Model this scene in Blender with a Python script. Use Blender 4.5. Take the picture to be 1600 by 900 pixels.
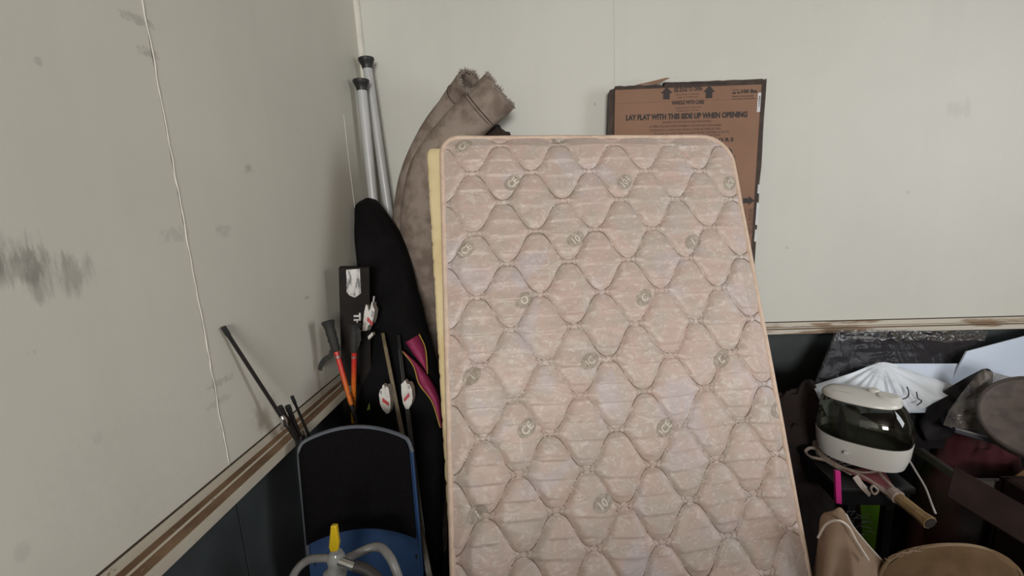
import bpy, bmesh, math, random
from mathutils import Vector, Matrix, noise
PI = math.pi
scn = bpy.context.scene
for o in list(bpy.data.objects): bpy.data.objects.remove(o)
COL = scn.collection
V = Vector
random.seed(4)

# ------------------------------------------------------------------ camera
FPX, PITCH, ROLL, YAW, HCAM = 715.0, .19111178, -.0525164128, -.0966749, 1.62
cy, sy = math.cos(YAW), math.sin(YAW)
FWD = V((sy*math.cos(PITCH), cy*math.cos(PITCH), -math.sin(PITCH)))
r0 = V((cy, -sy, 0)); u0 = r0.cross(FWD)
RIGHT = math.cos(ROLL)*r0 + math.sin(ROLL)*u0
UP = -math.sin(ROLL)*r0 + math.cos(ROLL)*u0
EYE = V((0, 0, HCAM))
cd = bpy.data.cameras.new('camera'); cam = bpy.data.objects.new('camera', cd); COL.objects.link(cam)
cd.sensor_width = 36; cd.lens = 36*FPX/1600; cd.clip_start = .02
cam.matrix_world = Matrix(((RIGHT.x, UP.x, -FWD.x, 0), (RIGHT.y, UP.y, -FWD.y, 0), (RIGHT.z, UP.z, -FWD.z, HCAM), (0, 0, 0, 1)))
scn.camera = cam

# ------------------------------------------------------------------ light
w = bpy.data.worlds.new('world'); scn.world = w; w.use_nodes = True
w.node_tree.nodes['Background'].inputs[0].default_value = (.75, .85, 1, 1)
w.node_tree.nodes['Background'].inputs[1].default_value = .6
def area(name, loc, target, sx, sz, power, col):
    l = bpy.data.lights.new(name, 'AREA'); l.shape = 'RECTANGLE'; l.size = sx; l.size_y = sz
    l.energy = power; l.color = col
    o = bpy.data.objects.new(name, l); COL.objects.link(o); o.location = loc
    o.rotation_euler = (V(target)-V(loc)).to_track_quat('-Z', 'Y').to_euler()
    return o
area('daylight_right', (2.72, .35, 1.85), (-1, .35, 1.80), .8, 1.05, 26, (.95, .98, 1.0))
area('daylight_rear', (.55, -3.77, 2.1), (.2, 5, 1.8), 1.25, .95, 165, (1, .98, .93))
vs = scn.view_settings
scn.display_settings.display_device = 'sRGB'
vs.view_transform = 'Standard'; vs.look = 'None'; vs.gamma = 1; vs.use_curve_mapping = False
vs.exposure = 0.0
scn.cycles.max_bounces = 8; scn.cycles.transparent_max_bounces = 16

# ------------------------------------------------------------------ helpers
def ray(px, py): return FWD + RIGHT*((px-800)/FPX) - UP*((py-450)/FPX)
def at(px, py, x=None, y=None, z=None):
    d = ray(px, py)
    t = (x/d.x) if x is not None else (y/d.y) if y is not None else ((z-HCAM)/d.z)
    return EYE + d*t
def onplane(px, py, q, n):
    d = ray(px, py); return EYE + d*((q-EYE).dot(n)/d.dot(n))
def perp(px, py, p0, u):
    d = ray(px, py); return EYE + d*((p0-EYE).dot(u)/d.dot(u))

class B:
    def __init__(s): s.v = []; s.f = []; s.wn = False
    def add(s, vs, fs):
        k = len(s.v); s.v += [V(q) for q in vs]; s.f += [tuple(i+k for i in f) for f in fs]; return s
    def bm(s, b):
        b.verts.index_update(); s.add([q.co.copy() for q in b.verts], [[q.index for q in f.verts] for f in b.faces]); b.free(); return s
    def box(s, c, size, bev=0.0, rot=None, seg=2):
        b = bmesh.new(); bmesh.ops.create_cube(b, size=1)
        for q in b.verts: q.co = V((q.co.x*size[0], q.co.y*size[1], q.co.z*size[2]))
        if bev: s.wn = True; bmesh.ops.bevel(b, geom=list(b.edges), offset=bev, segments=seg, affect='EDGES', profile=.5)
        M = rot or Matrix.Identity(3)
        for q in b.verts: q.co = M @ q.co + V(c)
        return s.bm(b)
    def board(s, p0, p1, p2, t, bev=.002):
        """board with corner p0, edges to p1 and p2, thickness t away from the eye"""
        u = p1-p0; v = p2-p0; n = u.cross(v).normalized()
        if n.dot(p0-EYE) < 0: n = -n
        M = Matrix((u.normalized(), v.normalized(), n)).transposed()
        return s.box(p0+u/2+v/2+n*t/2, (u.length, v.length, t), bev, M)
    def rings(s, R, cap0=True, cap1=True, closed=True):
        n = len(R[0]); k = len(s.v)
        for r in R: s.v += [V(q) for q in r]
        for i in range(len(R)-1):
            for j in range(n if closed else n-1):
                a = k+i*n+j; b = k+i*n+(j+1) % n
                s.f.append((a, b, b+n, a+n))
        if cap0: s.f.append(tuple(k+j for j in range(n))[::-1])
        if cap1: s.f.append(tuple(k+(len(R)-1)*n+j for j in range(n)))
        return s
    def tube(s, pts, r, n=10, caps=True, flat=1.0, up=None):
        pts = [V(p) for p in pts]; R = []
        rr = r if isinstance(r, (list, tuple)) else [r]*len(pts)
        T = [(pts[min(i+1, len(pts)-1)]-pts[max(i-1, 0)]).normalized() for i in range(len(pts))]
        x = up or T[0].orthogonal().normalized()
        for i, p in enumerate(pts):
            x = (x - T[i]*x.dot(T[i])).normalized(); yv = T[i].cross(x)
            R.append([p + x*(math.cos(2*PI*j/n)*rr[i]) + yv*(math.sin(2*PI*j/n)*rr[i]*flat) for j in range(n)])
        return s.rings(R, caps, caps)
    def lathe(s, c, axis, prof, n=20, cap0=True, cap1=True):
        """prof = [(radius, distance along axis)]"""
        c = V(c); axis = V(axis).normalized(); x = axis.orthogonal().normalized(); yv = axis.cross(x)
        return s.rings([[c+axis*h+(x*math.cos(2*PI*j/n)+yv*math.sin(2*PI*j/n))*r for j in range(n)] for r, h in prof], cap0, cap1)
    def grid(s, fn, nu, nv):
        k = len(s.v)
        for j in range(nv+1):
            for i in range(nu+1): s.v.append(V(fn(i/nu, j/nv)))
        for j in range(nv):
            for i in range(nu):
                a = k+j*(nu+1)+i; s.f.append((a, a+1, a+nu+2, a+nu+1))
        return s
    def poly(s, pts, t, n):
        """flat outline given depth t along n"""
        k = len(pts); pts = [V(p) for p in pts]
        s.add(pts+[p+n*t for p in pts], [tuple(range(k))[::-1], tuple(range(k, 2*k))]+[(i, (i+1) % k, (i+1) % k+k, i+k) for i in range(k)]); return s
    def build(s, name, m, parent=None, smooth=True, angle=35, solid=0, subsurf=0, orient=True, base=None):
        me = bpy.data.meshes.new(name)
        off = V((0, 0, 0))
        if parent is None:
            if base is None:
                lo = [min(q[i] for q in s.v) for i in range(3)]; hi = [max(q[i] for q in s.v) for i in range(3)]
                off = V(((lo[0]+hi[0])/2, (lo[1]+hi[1])/2, lo[2]))
            else: off = V(base)
        me.from_pydata([tuple(q-off) for q in s.v], [], s.f)
        if orient:
            b = bmesh.new(); b.from_mesh(me); bmesh.ops.recalc_face_normals(b, faces=b.faces); b.to_mesh(me); b.free()
        if smooth:
            me.polygons.foreach_set('use_smooth', [True]*len(me.polygons))
            if angle < 180: me.set_sharp_from_angle(angle=math.radians(angle))
        me.materials.append(m); me.update()
        o = bpy.data.objects.new(name, me); COL.objects.link(o)
        if parent is not None: attach(o, parent)
        else: o.location = off
        if s.wn and smooth:
            md = o.modifiers.new('normals', 'WEIGHTED_NORMAL'); md.keep_sharp = True; md.weight = 100
        if solid:
            md = o.modifiers.new('solid', 'SOLIDIFY'); md.thickness = abs(solid); md.offset = 1 if solid > 0 else -1
        if subsurf:
            md = o.modifiers.new('sub', 'SUBSURF'); md.levels = md.render_levels = subsurf
        return o
ROOT = {}
def attach(o, parent):
    o.parent = parent
    p = parent
    while p.parent is not None: p = p.parent
    if parent is p: o.matrix_parent_inverse = Matrix.Translation(-p.location)
def tag(o, label, cat, group=None):
    o['label'] = label; o['category'] = cat
    if group: o['group'] = group
    return o
def thing(name, label, cat, loc, group=None):
    o = bpy.data.objects.new(name, None); COL.objects.link(o); o.location = loc; o.empty_display_size = .05
    return tag(o, label, cat, group)
def struct(o): o['kind'] = 'structure'; return o
def spline(pts, n):
    pts = [V(p) for p in pts]; out = []
    P = [pts[0]*2-pts[1]] + pts + [pts[-1]*2-pts[-2]]
    for i in range(1, len(P)-2):
        for k in range(n):
            t = k/n; a, b, c, d = P[i-1], P[i], P[i+1], P[i+2]
            out.append(.5*((2*b)+(c-a)*t+(2*a-5*b+4*c-d)*t*t+(3*b-a-3*c+d)*t**3))
    out.append(pts[-1]); return out
def lerpv(tab, x):
    for (a, p), (b, q) in zip(tab, tab[1:]):
        if x <= b or (b, q) == tab[-1]:
            t = (x-a)/(b-a)
            return [pp+(qq-pp)*t for pp, qq in zip(p, q)] if isinstance(p, (tuple, list)) else p+(q-p)*t
FONT_CACHE = {}
def text_mesh(s, bold=0.0):
    """flat lettering as (verts, faces, width, height), cap height = 1"""
    if (s, bold) in FONT_CACHE: return FONT_CACHE[(s, bold)]
    c = bpy.data.curves.new('t', 'FONT'); c.body = s; c.size = 1.0; c.offset = bold; c.resolution_u = 3
    o = bpy.data.objects.new('t', c); COL.objects.link(o)
    dg = bpy.context.evaluated_depsgraph_get()
    me = o.evaluated_get(dg).to_mesh()
    vs_ = [q.co.copy() for q in me.vertices]; fs = [tuple(p.vertices) for p in me.polygons]
    bpy.data.objects.remove(o); bpy.data.curves.remove(c)
    if not vs_: return [], [], 0, 0
    x0 = min(q.x for q in vs_); x1 = max(q.x for q in vs_); cap = .73
    vs_ = [V(((q.x-x0)/cap, q.y/cap, 0)) for q in vs_]
    FONT_CACHE[(s, bold)] = (vs_, fs, (x1-x0)/cap, 1); return FONT_CACHE[(s, bold)]
def lettering(b, s, org, ux, uy, h, width=None, align=0.0, bold=0.012):
    """text on a plane: org = baseline point, ux and uy unit vectors, h cap height"""
    vs_, fs, wd, _ = text_mesh(s, bold)
    sx = (width/wd) if width else h
    tot = wd*sx
    b.add([org + ux*(q.x*sx-align*tot) + uy*(q.y*h) for q in vs_], fs)

# ------------------------------------------------------------------ materials
class N:
    def __init__(s, name):
        s.m = bpy.data.materials.new(name); s.m.use_nodes = True; s.t = s.m.node_tree; s.bs = s.t.nodes['Principled BSDF']
        s.co = s.t.nodes.new('ShaderNodeTexCoord'); s.geo = s.t.nodes.new('ShaderNodeNewGeometry')
    def L(s, a, b): s.t.links.new(a, b)
    def math(s, op, a, b=None, c=None, clamp=False):
        n = s.t.nodes.new('ShaderNodeMath'); n.operation = op; n.use_clamp = clamp
        for i, q in enumerate((a, b, c)):
            if q is None: continue
            if isinstance(q, (int, float)): n.inputs[i].default_value = q
            else: s.L(q, n.inputs[i])
        return n.outputs[0]
    def noise(s, scale, detail=4, rough=.55, dist=0, vec=None, world=True):
        mp = s.t.nodes.new('ShaderNodeMapping'); s.L(vec or (s.geo.outputs['Position'] if world else s.co.outputs['Object']), mp.inputs[0])
        if isinstance(scale, (tuple, list)): mp.inputs['Scale'].default_value = scale; sc = 1
        else: sc = scale
        n = s.t.nodes.new('ShaderNodeTexNoise'); n.inputs['Scale'].default_value = sc; n.inputs['Detail'].default_value = detail
        n.inputs['Roughness'].default_value = rough; n.inputs['Distortion'].default_value = dist
        s.L(mp.outputs[0], n.inputs['Vector']); return n.outputs[0]
    def ramp(s, fac, lo, hi, smooth=True):
        n = s.t.nodes.new('ShaderNodeMapRange'); n.interpolation_type = 'SMOOTHSTEP' if smooth else 'LINEAR'
        s.L(fac, n.inputs[0]); n.inputs[1].default_value = lo; n.inputs[2].default_value = hi; return n.outputs[0]
    def mix(s, fac, a, b):
        n = s.t.nodes.new('ShaderNodeMix'); n.data_type = 'RGBA'
        for q, i in ((fac, 0), (a, 6), (b, 7)):
            if isinstance(q, (int, float)): n.inputs[i].default_value = q
            elif isinstance(q, (tuple, list)): n.inputs[i].default_value = (*q[:3], 1)
            else: s.L(q, n.inputs[i])
        return n.outputs[2]
    def xyz(s):
        n = s.t.nodes.new('ShaderNodeSeparateXYZ'); s.L(s.geo.outputs['Position'], n.inputs[0]); return n.outputs
    def col(s, c):
        if isinstance(c, (tuple, list)): s.bs.inputs['Base Color'].default_value = (*c[:3], 1)
        else: s.L(c, s.bs.inputs['Base Color'])
    def bump(s, h, strength=.3, dist=.01):
        n = s.t.nodes.new('ShaderNodeBump'); n.inputs['Strength'].default_value = strength; n.inputs['Distance'].default_value = dist
        s.L(h, n.inputs['Height']); s.L(n.outputs[0], s.bs.inputs['Normal'])
def mat(name, c, rough=.6, metal=0, c2=None, scale=20, lo=.4, hi=.65, bump=0, bscale=120, bdist=.003, spec=.5, sheen=0, trans=0, coat=0, detail=4):
    n = N(name)
    n.bs.inputs['Roughness'].default_value = rough; n.bs.inputs['Metallic'].default_value = metal
    n.bs.inputs['Specular IOR Level'].default_value = spec
    if sheen: n.bs.inputs['Sheen Weight'].default_value = sheen
    if coat: n.bs.inputs['Coat Weight'].default_value = coat
    c2 = c2 or tuple(q*.86 for q in c)
    n.col(n.mix(n.ramp(n.noise(scale, detail), lo, hi), c, c2))
    if bump: n.bump(n.noise(bscale, 3), bump, bdist)
    return n.m
def smoke(name, tint, gloss=.05, ior=1.45, rough=.04, milky=0, mcol=(.8, .8, .8), bump=0, bscale=30, gain=1.0):
    n = N(name); t = n.t
    tr = t.nodes.new('ShaderNodeBsdfTransparent'); tr.inputs[0].default_value = (*tint, 1)
    gl = t.nodes.new('ShaderNodeBsdfGlossy'); gl.inputs['Roughness'].default_value = rough; gl.inputs[0].default_value = (1, 1, 1, 1)
    fr = t.nodes.new('ShaderNodeFresnel'); fr.inputs[0].default_value = ior
    mx = t.nodes.new('ShaderNodeMixShader'); n.L(n.math('MULTIPLY', fr.outputs[0], gain), mx.inputs[0]); n.L(tr.outputs[0], mx.inputs[1]); n.L(gl.outputs[0], mx.inputs[2])
    out = mx.outputs[0]
    if bump:
        bn = t.nodes.new('ShaderNodeBump'); bn.inputs['Strength'].default_value = bump; bn.inputs['Distance'].default_value = .01
        n.L(n.noise(bscale, 3, dist=1.5), bn.inputs['Height']); n.L(bn.outputs[0], gl.inputs['Normal']); n.L(bn.outputs[0], fr.inputs['Normal'])
    if milky:
        df = t.nodes.new('ShaderNodeBsdfDiffuse'); df.inputs[0].default_value = (*mcol, 1)
        m2 = t.nodes.new('ShaderNodeMixShader')
        n.L(n.math('MULTIPLY', n.ramp(n.noise(9, 4), *((.1, .5) if milky > .9 else (.25, .7))), milky), m2.inputs[0]); n.L(out, m2.inputs[1]); n.L(df.outputs[0], m2.inputs[2]); out = m2.outputs[0]
    n.L(out, t.nodes['Material Output'].inputs[0]); return n.m

def wall_material(name, base, marks, left):
    """painted wall board with grime marks: marks = (a, z, ra, rz, strength, streaky)"""
    n = N(name); X, Y, Z = n.xyz(); A = Y if left else X
    big = n.ramp(n.noise(1.3, 5, .6), .3, .75); fine = n.noise((60, 60, 25), 3)
    streak = n.ramp(n.noise((9, 9, .5), 4, .6), .45, .8)
    c = n.mix(big, base, tuple(q*.93 for q in base))
    c = n.mix(n.math('MULTIPLY', streak, .10), c, (base[0]*.70, base[1]*.70, base[2]*.66))
    blot = n.ramp(n.noise(4.2, 7, .7, .6), .62, .80)
    c = n.mix(n.math('MULTIPLY', blot, .16), c, (.30, .27, .22))
    speck = n.ramp(n.noise(26, 3, .6), .73, .78)
    c = n.mix(n.math('MULTIPLY', speck, .16), c, (.16, .14, .12))
    ns = n.noise((34, 34, 7), 5, .7); ns2 = n.noise(70, 4, .7)
    for a, z, ra, rz, st, kind in marks:
        d = n.math('ADD', n.math('POWER', n.math('DIVIDE', n.math('SUBTRACT', A, a), ra), 2.0), n.math('POWER', n.math('DIVIDE', n.math('SUBTRACT', Z, z), rz), 2.0))
        q = n.math('SUBTRACT', 1.0, d)
        q = n.math('ADD', q, n.math('MULTIPLY', n.math('SUBTRACT', ns if kind == 1 else ns2, .5), 3.4))
        c = n.mix(n.math('MULTIPLY', n.ramp(q, .15, 1.0), st*(.9 if kind == 1 else .55)), c, (.07, .065, .055) if kind != 3 else (.24, .15, .08))
    n.col(c); n.bs.inputs['Roughness'].default_value = .55; n.bs.inputs['Specular IOR Level'].default_value = .3
    n.bump(n.math('ADD', fine, n.math('MULTIPLY', big, 1.5)), .12, .002)
    return n.m

def wood_ledge(name):
    n = N(name)
    g = n.noise((6, 6, 40), 5, .65)
    c = n.mix(n.ramp(g, .35, .7), (.25, .15, .085), (.13, .075, .042))
    worn = n.ramp(n.noise(22, 6, .7), .64, .70)
    c = n.mix(n.math('MULTIPLY', worn, .7), c, (.42, .37, .29))
    n.col(c); n.bs.inputs['Roughness'].default_value = .7; n.bump(g, .3, .003); return n.m
def cream_paint(name, chip=.62):
    n = N(name)
    worn = n.ramp(n.noise((30, 30, 30), 6, .7), chip, chip+.05)
    big = n.ramp(n.noise(3, 4), .4, .7)
    c = n.mix(big, (.52, .48, .40), (.42, .37, .29))
    c = n.mix(n.math('MULTIPLY', worn, .8), c, (.17, .105, .06))
    n.col(c); n.bs.inputs['Roughness'].default_value = .5; return n.m

CREAM = (.60, .585, .525)
M = {}
def seam_y(p): return p
m_slate = mat('slate_paint', (.056, .064, .068), .5, c2=(.042, .048, .052), scale=5, bump=.1, bscale=60, spec=.3)
m_ledge = wood_ledge('worn_brown_ledge'); m_cream = cream_paint('chipped_cream_paint')
m_gap = mat('dark_joint', (.05, .032, .02), .9)
m_caulk = mat('caulk', (.66, .64, .57), .6)

# ------------------------------------------------------------------ room
XL, YB, HR = -.7957, 2.05, 1.026
XR, YR, HC = 2.75, -3.8, 2.72
def mark(px, py, ra, rz, st, kind, left=True):
    p = at(px, py, x=XL) if left else at(px, py, y=YB)
    return ((p.y if left else p.x), p.z, ra, rz, st, kind)
marksL = [mark(20, 418, .10, .035, .42, 1), mark(95, 432, .075, .045, .40, 1), mark(-60, 400, .10, .05, .4, 1),
          mark(215, 30, .05, .012, .5, 2), mark(232, 82, .03, .014, .55, 2), mark(388, 264, .022, .014, .5, 2), mark(480, 465, .03, .008, .6, 2),
          mark(345, 597, .05, .012, .42, 2), mark(342, 628, .05, .012, .34, 2), mark(150, 685, .015, .02, .15, 1), mark(35, 862, .015, .02, .15, 1),
          mark(60, 95, .012, .01, .4, 2), mark(415, 640, .08, .075, .22, 3), mark(350, 360, .04, .02, .28, 2), mark(275, 367, .05, .02, .28, 2), mark(210, 720, .2, .14, .06, 2)]
marksB = [mark(930, 163, .008, .008, .5, 2, False), mark(1230, 388, .01, .01, .4, 2, False), mark(1420, 300, .012, .01, .45, 2, False), mark(1500, 170, .07, .05, .12, 1, False)]
m_wallL = wall_material('left_wall_paint', (.625, .61, .54), marksL, True)
m_wallB = wall_material('back_wall_paint', (.585, .58, .535), marksB, False)
m_plain = mat('old_brown_panelling', (.20, .16, .12), .7, c2=(.16, .13, .10), scale=2)

# each wall: a backing slab plus wall boards with recessed joints
TH = .008
wl = struct(B().box((XL-TH-.05, (YB+YR)/2, HC/2), (.1, YB-YR+.2, HC)).build('wall_left', m_gap, smooth=False))
wb = struct(B().box(((XL+XR)/2, YB+TH+.05, HC/2), (XR-XL, .1, HC)).build('wall_back', m_gap, smooth=False))
seams = [YR, -2.726, -1.506, -.286, .934, YB]
for a, b in zip(seams, seams[1:]):
    B().box((XL-TH/2, (a+b)/2, (HR+HC)/2), (TH, b-a-.003, HC-HR), .0012).build('panel', m_wallL, wl)
    B().box((XL-TH/2, (a+b)/2, HR/2), (TH, b-a-.003, HR-.002), .0012).build('lower_panel', m_slate, wl)
sx_ = [XL, .272, XR]
for a, b in zip(sx_, sx_[1:]):
    B().box(((a+b)/2, YB+TH/2, (HR+HC)/2), (b-a-.002, TH, HC-HR), .0008).build('panel', m_wallB, wb)
    B().box(((a+b)/2, YB+TH/2, HR/2), (b-a-.003, TH, HR-.002), .0012).build('lower_panel', m_slate, wb)
# caulk beads: the lumpy filled joint on the left wall, a crack by the corner, the joint on the back wall
def bead(pts, r, parent, amp=.0015, k=60, m=m_caulk):
    out = []
    P = spline(pts, k)
    for i, p in enumerate(P):
        out.append(p + V((0, noise.noise(p*23)*amp*2, 0)) + V((0, 0, 0)))
    B().tube(out, [r*(.7+.6*abs(noise.noise(q*31))) for q in out], 6).build('caulk_bead', m, parent)
bead([(XL, .934, 2.08), (XL, .934, 1.7), (XL, .934, 1.3), (XL, .934, HR)], .0019, wl)
bead([at(537, 180, x=XL), at(545, 250, x=XL), at(555, 330, x=XL)], .002, wl, .0005, 20)
bead([(.272, YB, HC), (.272, YB, 1.9), (.272, YB, HR)], .0016, wb, .0006, 20, m_wallB)

m_floor = mat('dark_dusty_concrete', (.055, .047, .042), .8, c2=(.035, .03, .028), scale=6, bump=.3)
struct(B().box(((XL+XR)/2, (YB+YR)/2, -.05), (XR-XL+.3, YB-YR+.3, .1)).build('floor', m_floor, smooth=False))
struct(B().box(((XL+XR)/2, (YB+YR)/2, HC+.05), (XR-XL+.3, YB-YR+.3, .1)).build('ceiling', m_plain, smooth=False))
def wall_with_hole(name, fixed, axis, a0, a1, h0, h1, b0, b1):
    """wall in plane axis=fixed with one window opening h0..h1 along the other axis, b0..b1 in z"""
    b = B()
    for p, q, r, t in ((a0, h0, 0, HC), (h1, a1, 0, HC), (h0, h1, 0, b0), (h0, h1, b1, HC)):
        c = ((p+q)/2, (r+t)/2); s_ = (q-p, t-r)
        if axis == 'x': b.box((fixed+.05, c[0], c[1]), (.1, s_[0], s_[1]))
        else: b.box((c[0], fixed-.05, c[1]), (s_[0], .1, s_[1]))
    o = struct(b.build(name, m_plain, smooth=False)); return o
wall_with_hole('wall_right', XR, 'x', YR, YB, -.1, .8, 1.3, 2.4)
wall_with_hole('wall_rear', YR, 'y', XL, XR, -.1, 1.2, 1.6, 2.6)
m_frame = mat('white_window_paint', (.7, .7, .68), .4)
b = B()
for y in (-.1, .8): b.box((XR+.05, y, 1.85), (.06, .05, 1.14), .004)
for z in (1.3, 2.4): b.box((XR+.05, .35, z), (.06, .95, .05), .004)
b.box((XR+.05, .35, 1.85), (.04, .035, 1.1), .003)
struct(b.build('window_1', m_frame))
b = B()
for x in (-.1, 1.2): b.box((x, YR-.05, 2.1), (.05, .06, 1.04), .004)
for z in (1.6, 2.6): b.box((.55, YR-.05, z), (1.35, .06, .05), .004)
b.box((.55, YR-.05, 2.1), (.035, .04, 1.0), .003)
struct(b.build('window_2', m_frame))

# half-height partition added out of view to shade the low part of the corner
struct(B().box((.75, -1.05, .66), (2.9, .10, 1.32), .004).build('shade_partition', m_plain))

# chair rail: flat moulding, brown ledge, thin bead, brown ledge, cream front
def rail(name, m0, m1, depth, front, left):
    def bx(a0, a1, z0, z1, nm, m, parent):
        if left: return B().box((XL+(a0+a1)/2, (m0+m1)/2, (z0+z1)/2), (a1-a0, m1-m0, z1-z0), .0012).build(nm, m, parent)
        return B().box(((m0+m1)/2, YB-(a0+a1)/2, (z0+z1)/2), (m1-m0, a1-a0, z1-z0), .0012).build(nm, m, parent)
    lt = HR-.022
    o = struct(bx(0, depth-.006, lt-front, lt, name, m_ledge, None))
    bx(0, .003, HR-.001, HR+.003, 'gap_line', m_gap, o)
    bx(0, .005, lt, HR-.001, 'moulding', m_cream, o)
    bx(depth*.42, depth*.42+.005, lt, lt+.004, 'bead', m_cream, o)
    bx(depth-.006, depth, lt-front, lt+.001, 'front_strip', m_cream, o)
    return o
rail('trim_1', YR, YB, .064, .024, True)
n = N('stained_cream_paint')
c = n.mix(n.ramp(n.noise((3.2, 3.2, 30), 5, .6), .50, .60), (.52, .48, .41), (.25, .17, .11)); n.col(c); n.bs.inputs['Roughness'].default_value = .5
m_cream, m_keep = n.m, m_cream
rail('trim_2', XL+.065, XR, .050, .018, False)
m_cream = m_keep
# corner moulding
c_ = struct(B().tube([(XL+.004, YB-.004, HR), (XL+.004, YB-.004, HC)], .017, 12).build('trim_3', m_caulk))

# ------------------------------------------------------------------ mattress
E_ = V((-.046, .407, .912)).normalized(); W_ = V((.982, .188, -.034)); W_ = (W_-E_*W_.dot(E_)).normalized()
NN = W_.cross(E_)                                # out of the front face, towards the room
TL = V((-.351, 1.525, 1.828)); MW, ML, MT = .98, 1.965, .175
if NN.dot(TL-EYE) > 0: NN = -NN
RTL, RTR, RB = .055, .10, .06
def bounds(v):
    a, b_ = 0.0, MW
    if v < RTL: a = RTL-math.sqrt(max(0, RTL**2-(RTL-v)**2))
    if v < RTR: b_ = MW-RTR+math.sqrt(max(0, RTR**2-(RTR-v)**2))
    if v > ML-RB:
        k = RB-math.sqrt(max(0, RB**2-(v-ML+RB)**2)); a = max(a, k); b_ = min(b_, MW-k)
    return a, b_
LAM, ROW = .189, .1005
def seam_d(u, v):
    best = 9; uw = u+.004*noise.noise(V((u*6, v*6, 1)))
    j0 = int(math.floor((v-.1825)/ROW))
    for j in range(j0-1, j0+3):
        ph = 2*PI*(uw-.187)/LAM+PI*j
        c = math.cos(ph)
        c = 1.34*c-.34*(c*c*c)
        vj = .1825+j*ROW+.0435*c
        sl = .0435*2*PI/LAM*math.sin(ph)
        d = abs(v-vj)/math.sqrt(1+sl*sl)
        if d < best: best = d
    return best
def height(u, v):
    a, b_ = bounds(v)
    e = min(u-a, b_-u, v, ML-v); ef = min(1, max(0, e/.05))
    d = seam_d(u, v)
    q = min(1, d/.040)
    puff = .015*max(0, 1-(1-q)**2)**.42
    # sagging folds that cross the lozenges
    ph = v/.0505+.35*noise.noise(V((u*3.0, v*2, 5)))+.1*u
    fr = ph-math.floor(ph)
    cell = math.floor(ph)
    strength = .5+.9*noise.noise(V((u*7+cell*3.7, cell*1.9, 2)))
    strength = max(0, strength)*min(1, d/.02)
    fold = .0078*strength*((fr**1.5) if fr < .93 else (1-(fr-.93)/.07))
    fine = .0012*noise.noise(V((u*40, v*60, 3)))+.0022*noise.noise(V((u*14, v*22, 7)))
    bulge = .012*math.sin(PI*min(1, max(0, u/MW)))
    return (puff+fold+fine)*(.25+.75*ef)+bulge*ef-.004*(1-ef)
def mp(u, v, h=0.0): return TL+W_*u-E_*v+NN*(height(u, v)+h)
# fabric
n = N('mattress_damask')
dm = n.noise((26, 26, 44), 6, .65, 2.6); dm2 = n.noise(9, 3, .5, 1.0); dm3 = n.noise((7, 7, 5), 3, .5, .5)
c = n.mix(n.ramp(dm2, .38, .66), (.50, .375, .325), (.45, .38, .332))
c = n.mix(n.math('MULTIPLY', n.ramp(dm3, .52, .68), .8), c, (.485, .425, .435))
c = n.mix(n.math('MULTIPLY', n.ramp(dm, .54, .60), .75), c, (.585, .51, .465))
c = n.mix(n.math('MULTIPLY', n.ramp(dm, .41, .345), .75), c, (.42, .335, .28))
n.col(c); n.bs.inputs['Roughness'].default_value = .48; n.bs.inputs['Sheen Weight'].default_value = .15
n.bump(n.noise(420, 2), .15, .001); m_fab = n.m
m_pipe = mat('peach_binding_tape', (.62, .475, .375), .65, c2=(.55, .41, .32), scale=40, bump=.2, bscale=500, bdist=.001)
m_side = mat('mattress_side_fabric', (.42, .35, .34), .7, c2=(.36, .3, .29), scale=30)
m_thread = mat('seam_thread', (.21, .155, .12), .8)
m_print = mat('printed_oval', (.31, .26, .215), .6, c2=(.40, .34, .29), scale=90, lo=.45, hi=.6)
m_letter = mat('woven_pale_letter', (.66, .60, .52), .55)
mt = thing('mattress', 'pink beige quilted mattress leaning upright in the middle of the room corner', 'mattress', TL-E_*ML+W_*MW/2)
NU, NV = 300, 600
def mg(s, t):
    v = .004+t*(ML-.008); a, b_ = bounds(v); return mp(a+.003+s*(b_-a-.006), v)
B().grid(mg, NU, NV).build('quilted_panel', m_fab, mt, angle=180)
def outline(off, step=48):
    pts = []
    def arc(cu, cv, r, a0, a1, k=8):
        for i in range(k+1):
            a = a0+(a1-a0)*i/k; pts.append((cu+r*math.cos(a), cv+r*math.sin(a)))
    arc(RTL, RTL, RTL, PI, 1.5*PI); arc(MW-RTR, RTR, RTR, 1.5*PI, 2*PI)
    arc(MW-RB, ML-RB, RB, 0, .5*PI); arc(RB, ML-RB, RB, .5*PI, PI)
    out = []
    for i, p in enumerate(pts):
        q = pts[(i+1) % len(pts)]; L = math.hypot(q[0]-p[0], q[1]-p[1]); k = max(1, int(L/.03))
        for j in range(k):
            t = j/k; u = p[0]+(q[0]-p[0])*t; v = p[1]+(q[1]-p[1])*t
            out.append(V((u, v, 0)))
    return [TL+W_*q.x-E_*q.y+NN*off+NN*.003*noise.noise(V((q.x*9, q.y*9, off))) for q in out]
O0 = outline(-.004); ctr = TL+W_*MW/2-E_*ML/2
def pipe(Oo):
    k = len(Oo); R = []
    for i, p in enumerate(Oo):
        T = (Oo[(i+1) % k]-Oo[i-1]).normalized(); o_ = T.cross(NN).normalized()
        R.append([p+o_*(.0085*math.cos(2*PI*j/8))+NN*(.0085*math.sin(2*PI*j/8)) for j in range(8)])
    R.append(R[0]); return B().rings(R, False, False)
pipe(O0).build('binding', m_pipe, mt, angle=180)
pipe(outline(-MT)).build('binding', m_pipe, mt, angle=180)
rg = []
for k in range(7):
    t = k/6; off = -.006-t*(MT-.008); oo = outline(off); bul = .006*math.sin(PI*t)
    rg.append([p+((p-ctr)-NN*(p-ctr).dot(NN)).normalized()*bul for p in oo])
b = B(); b.rings(rg, False, True); b.build('side_border', m_side, mt, angle=60)
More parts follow.
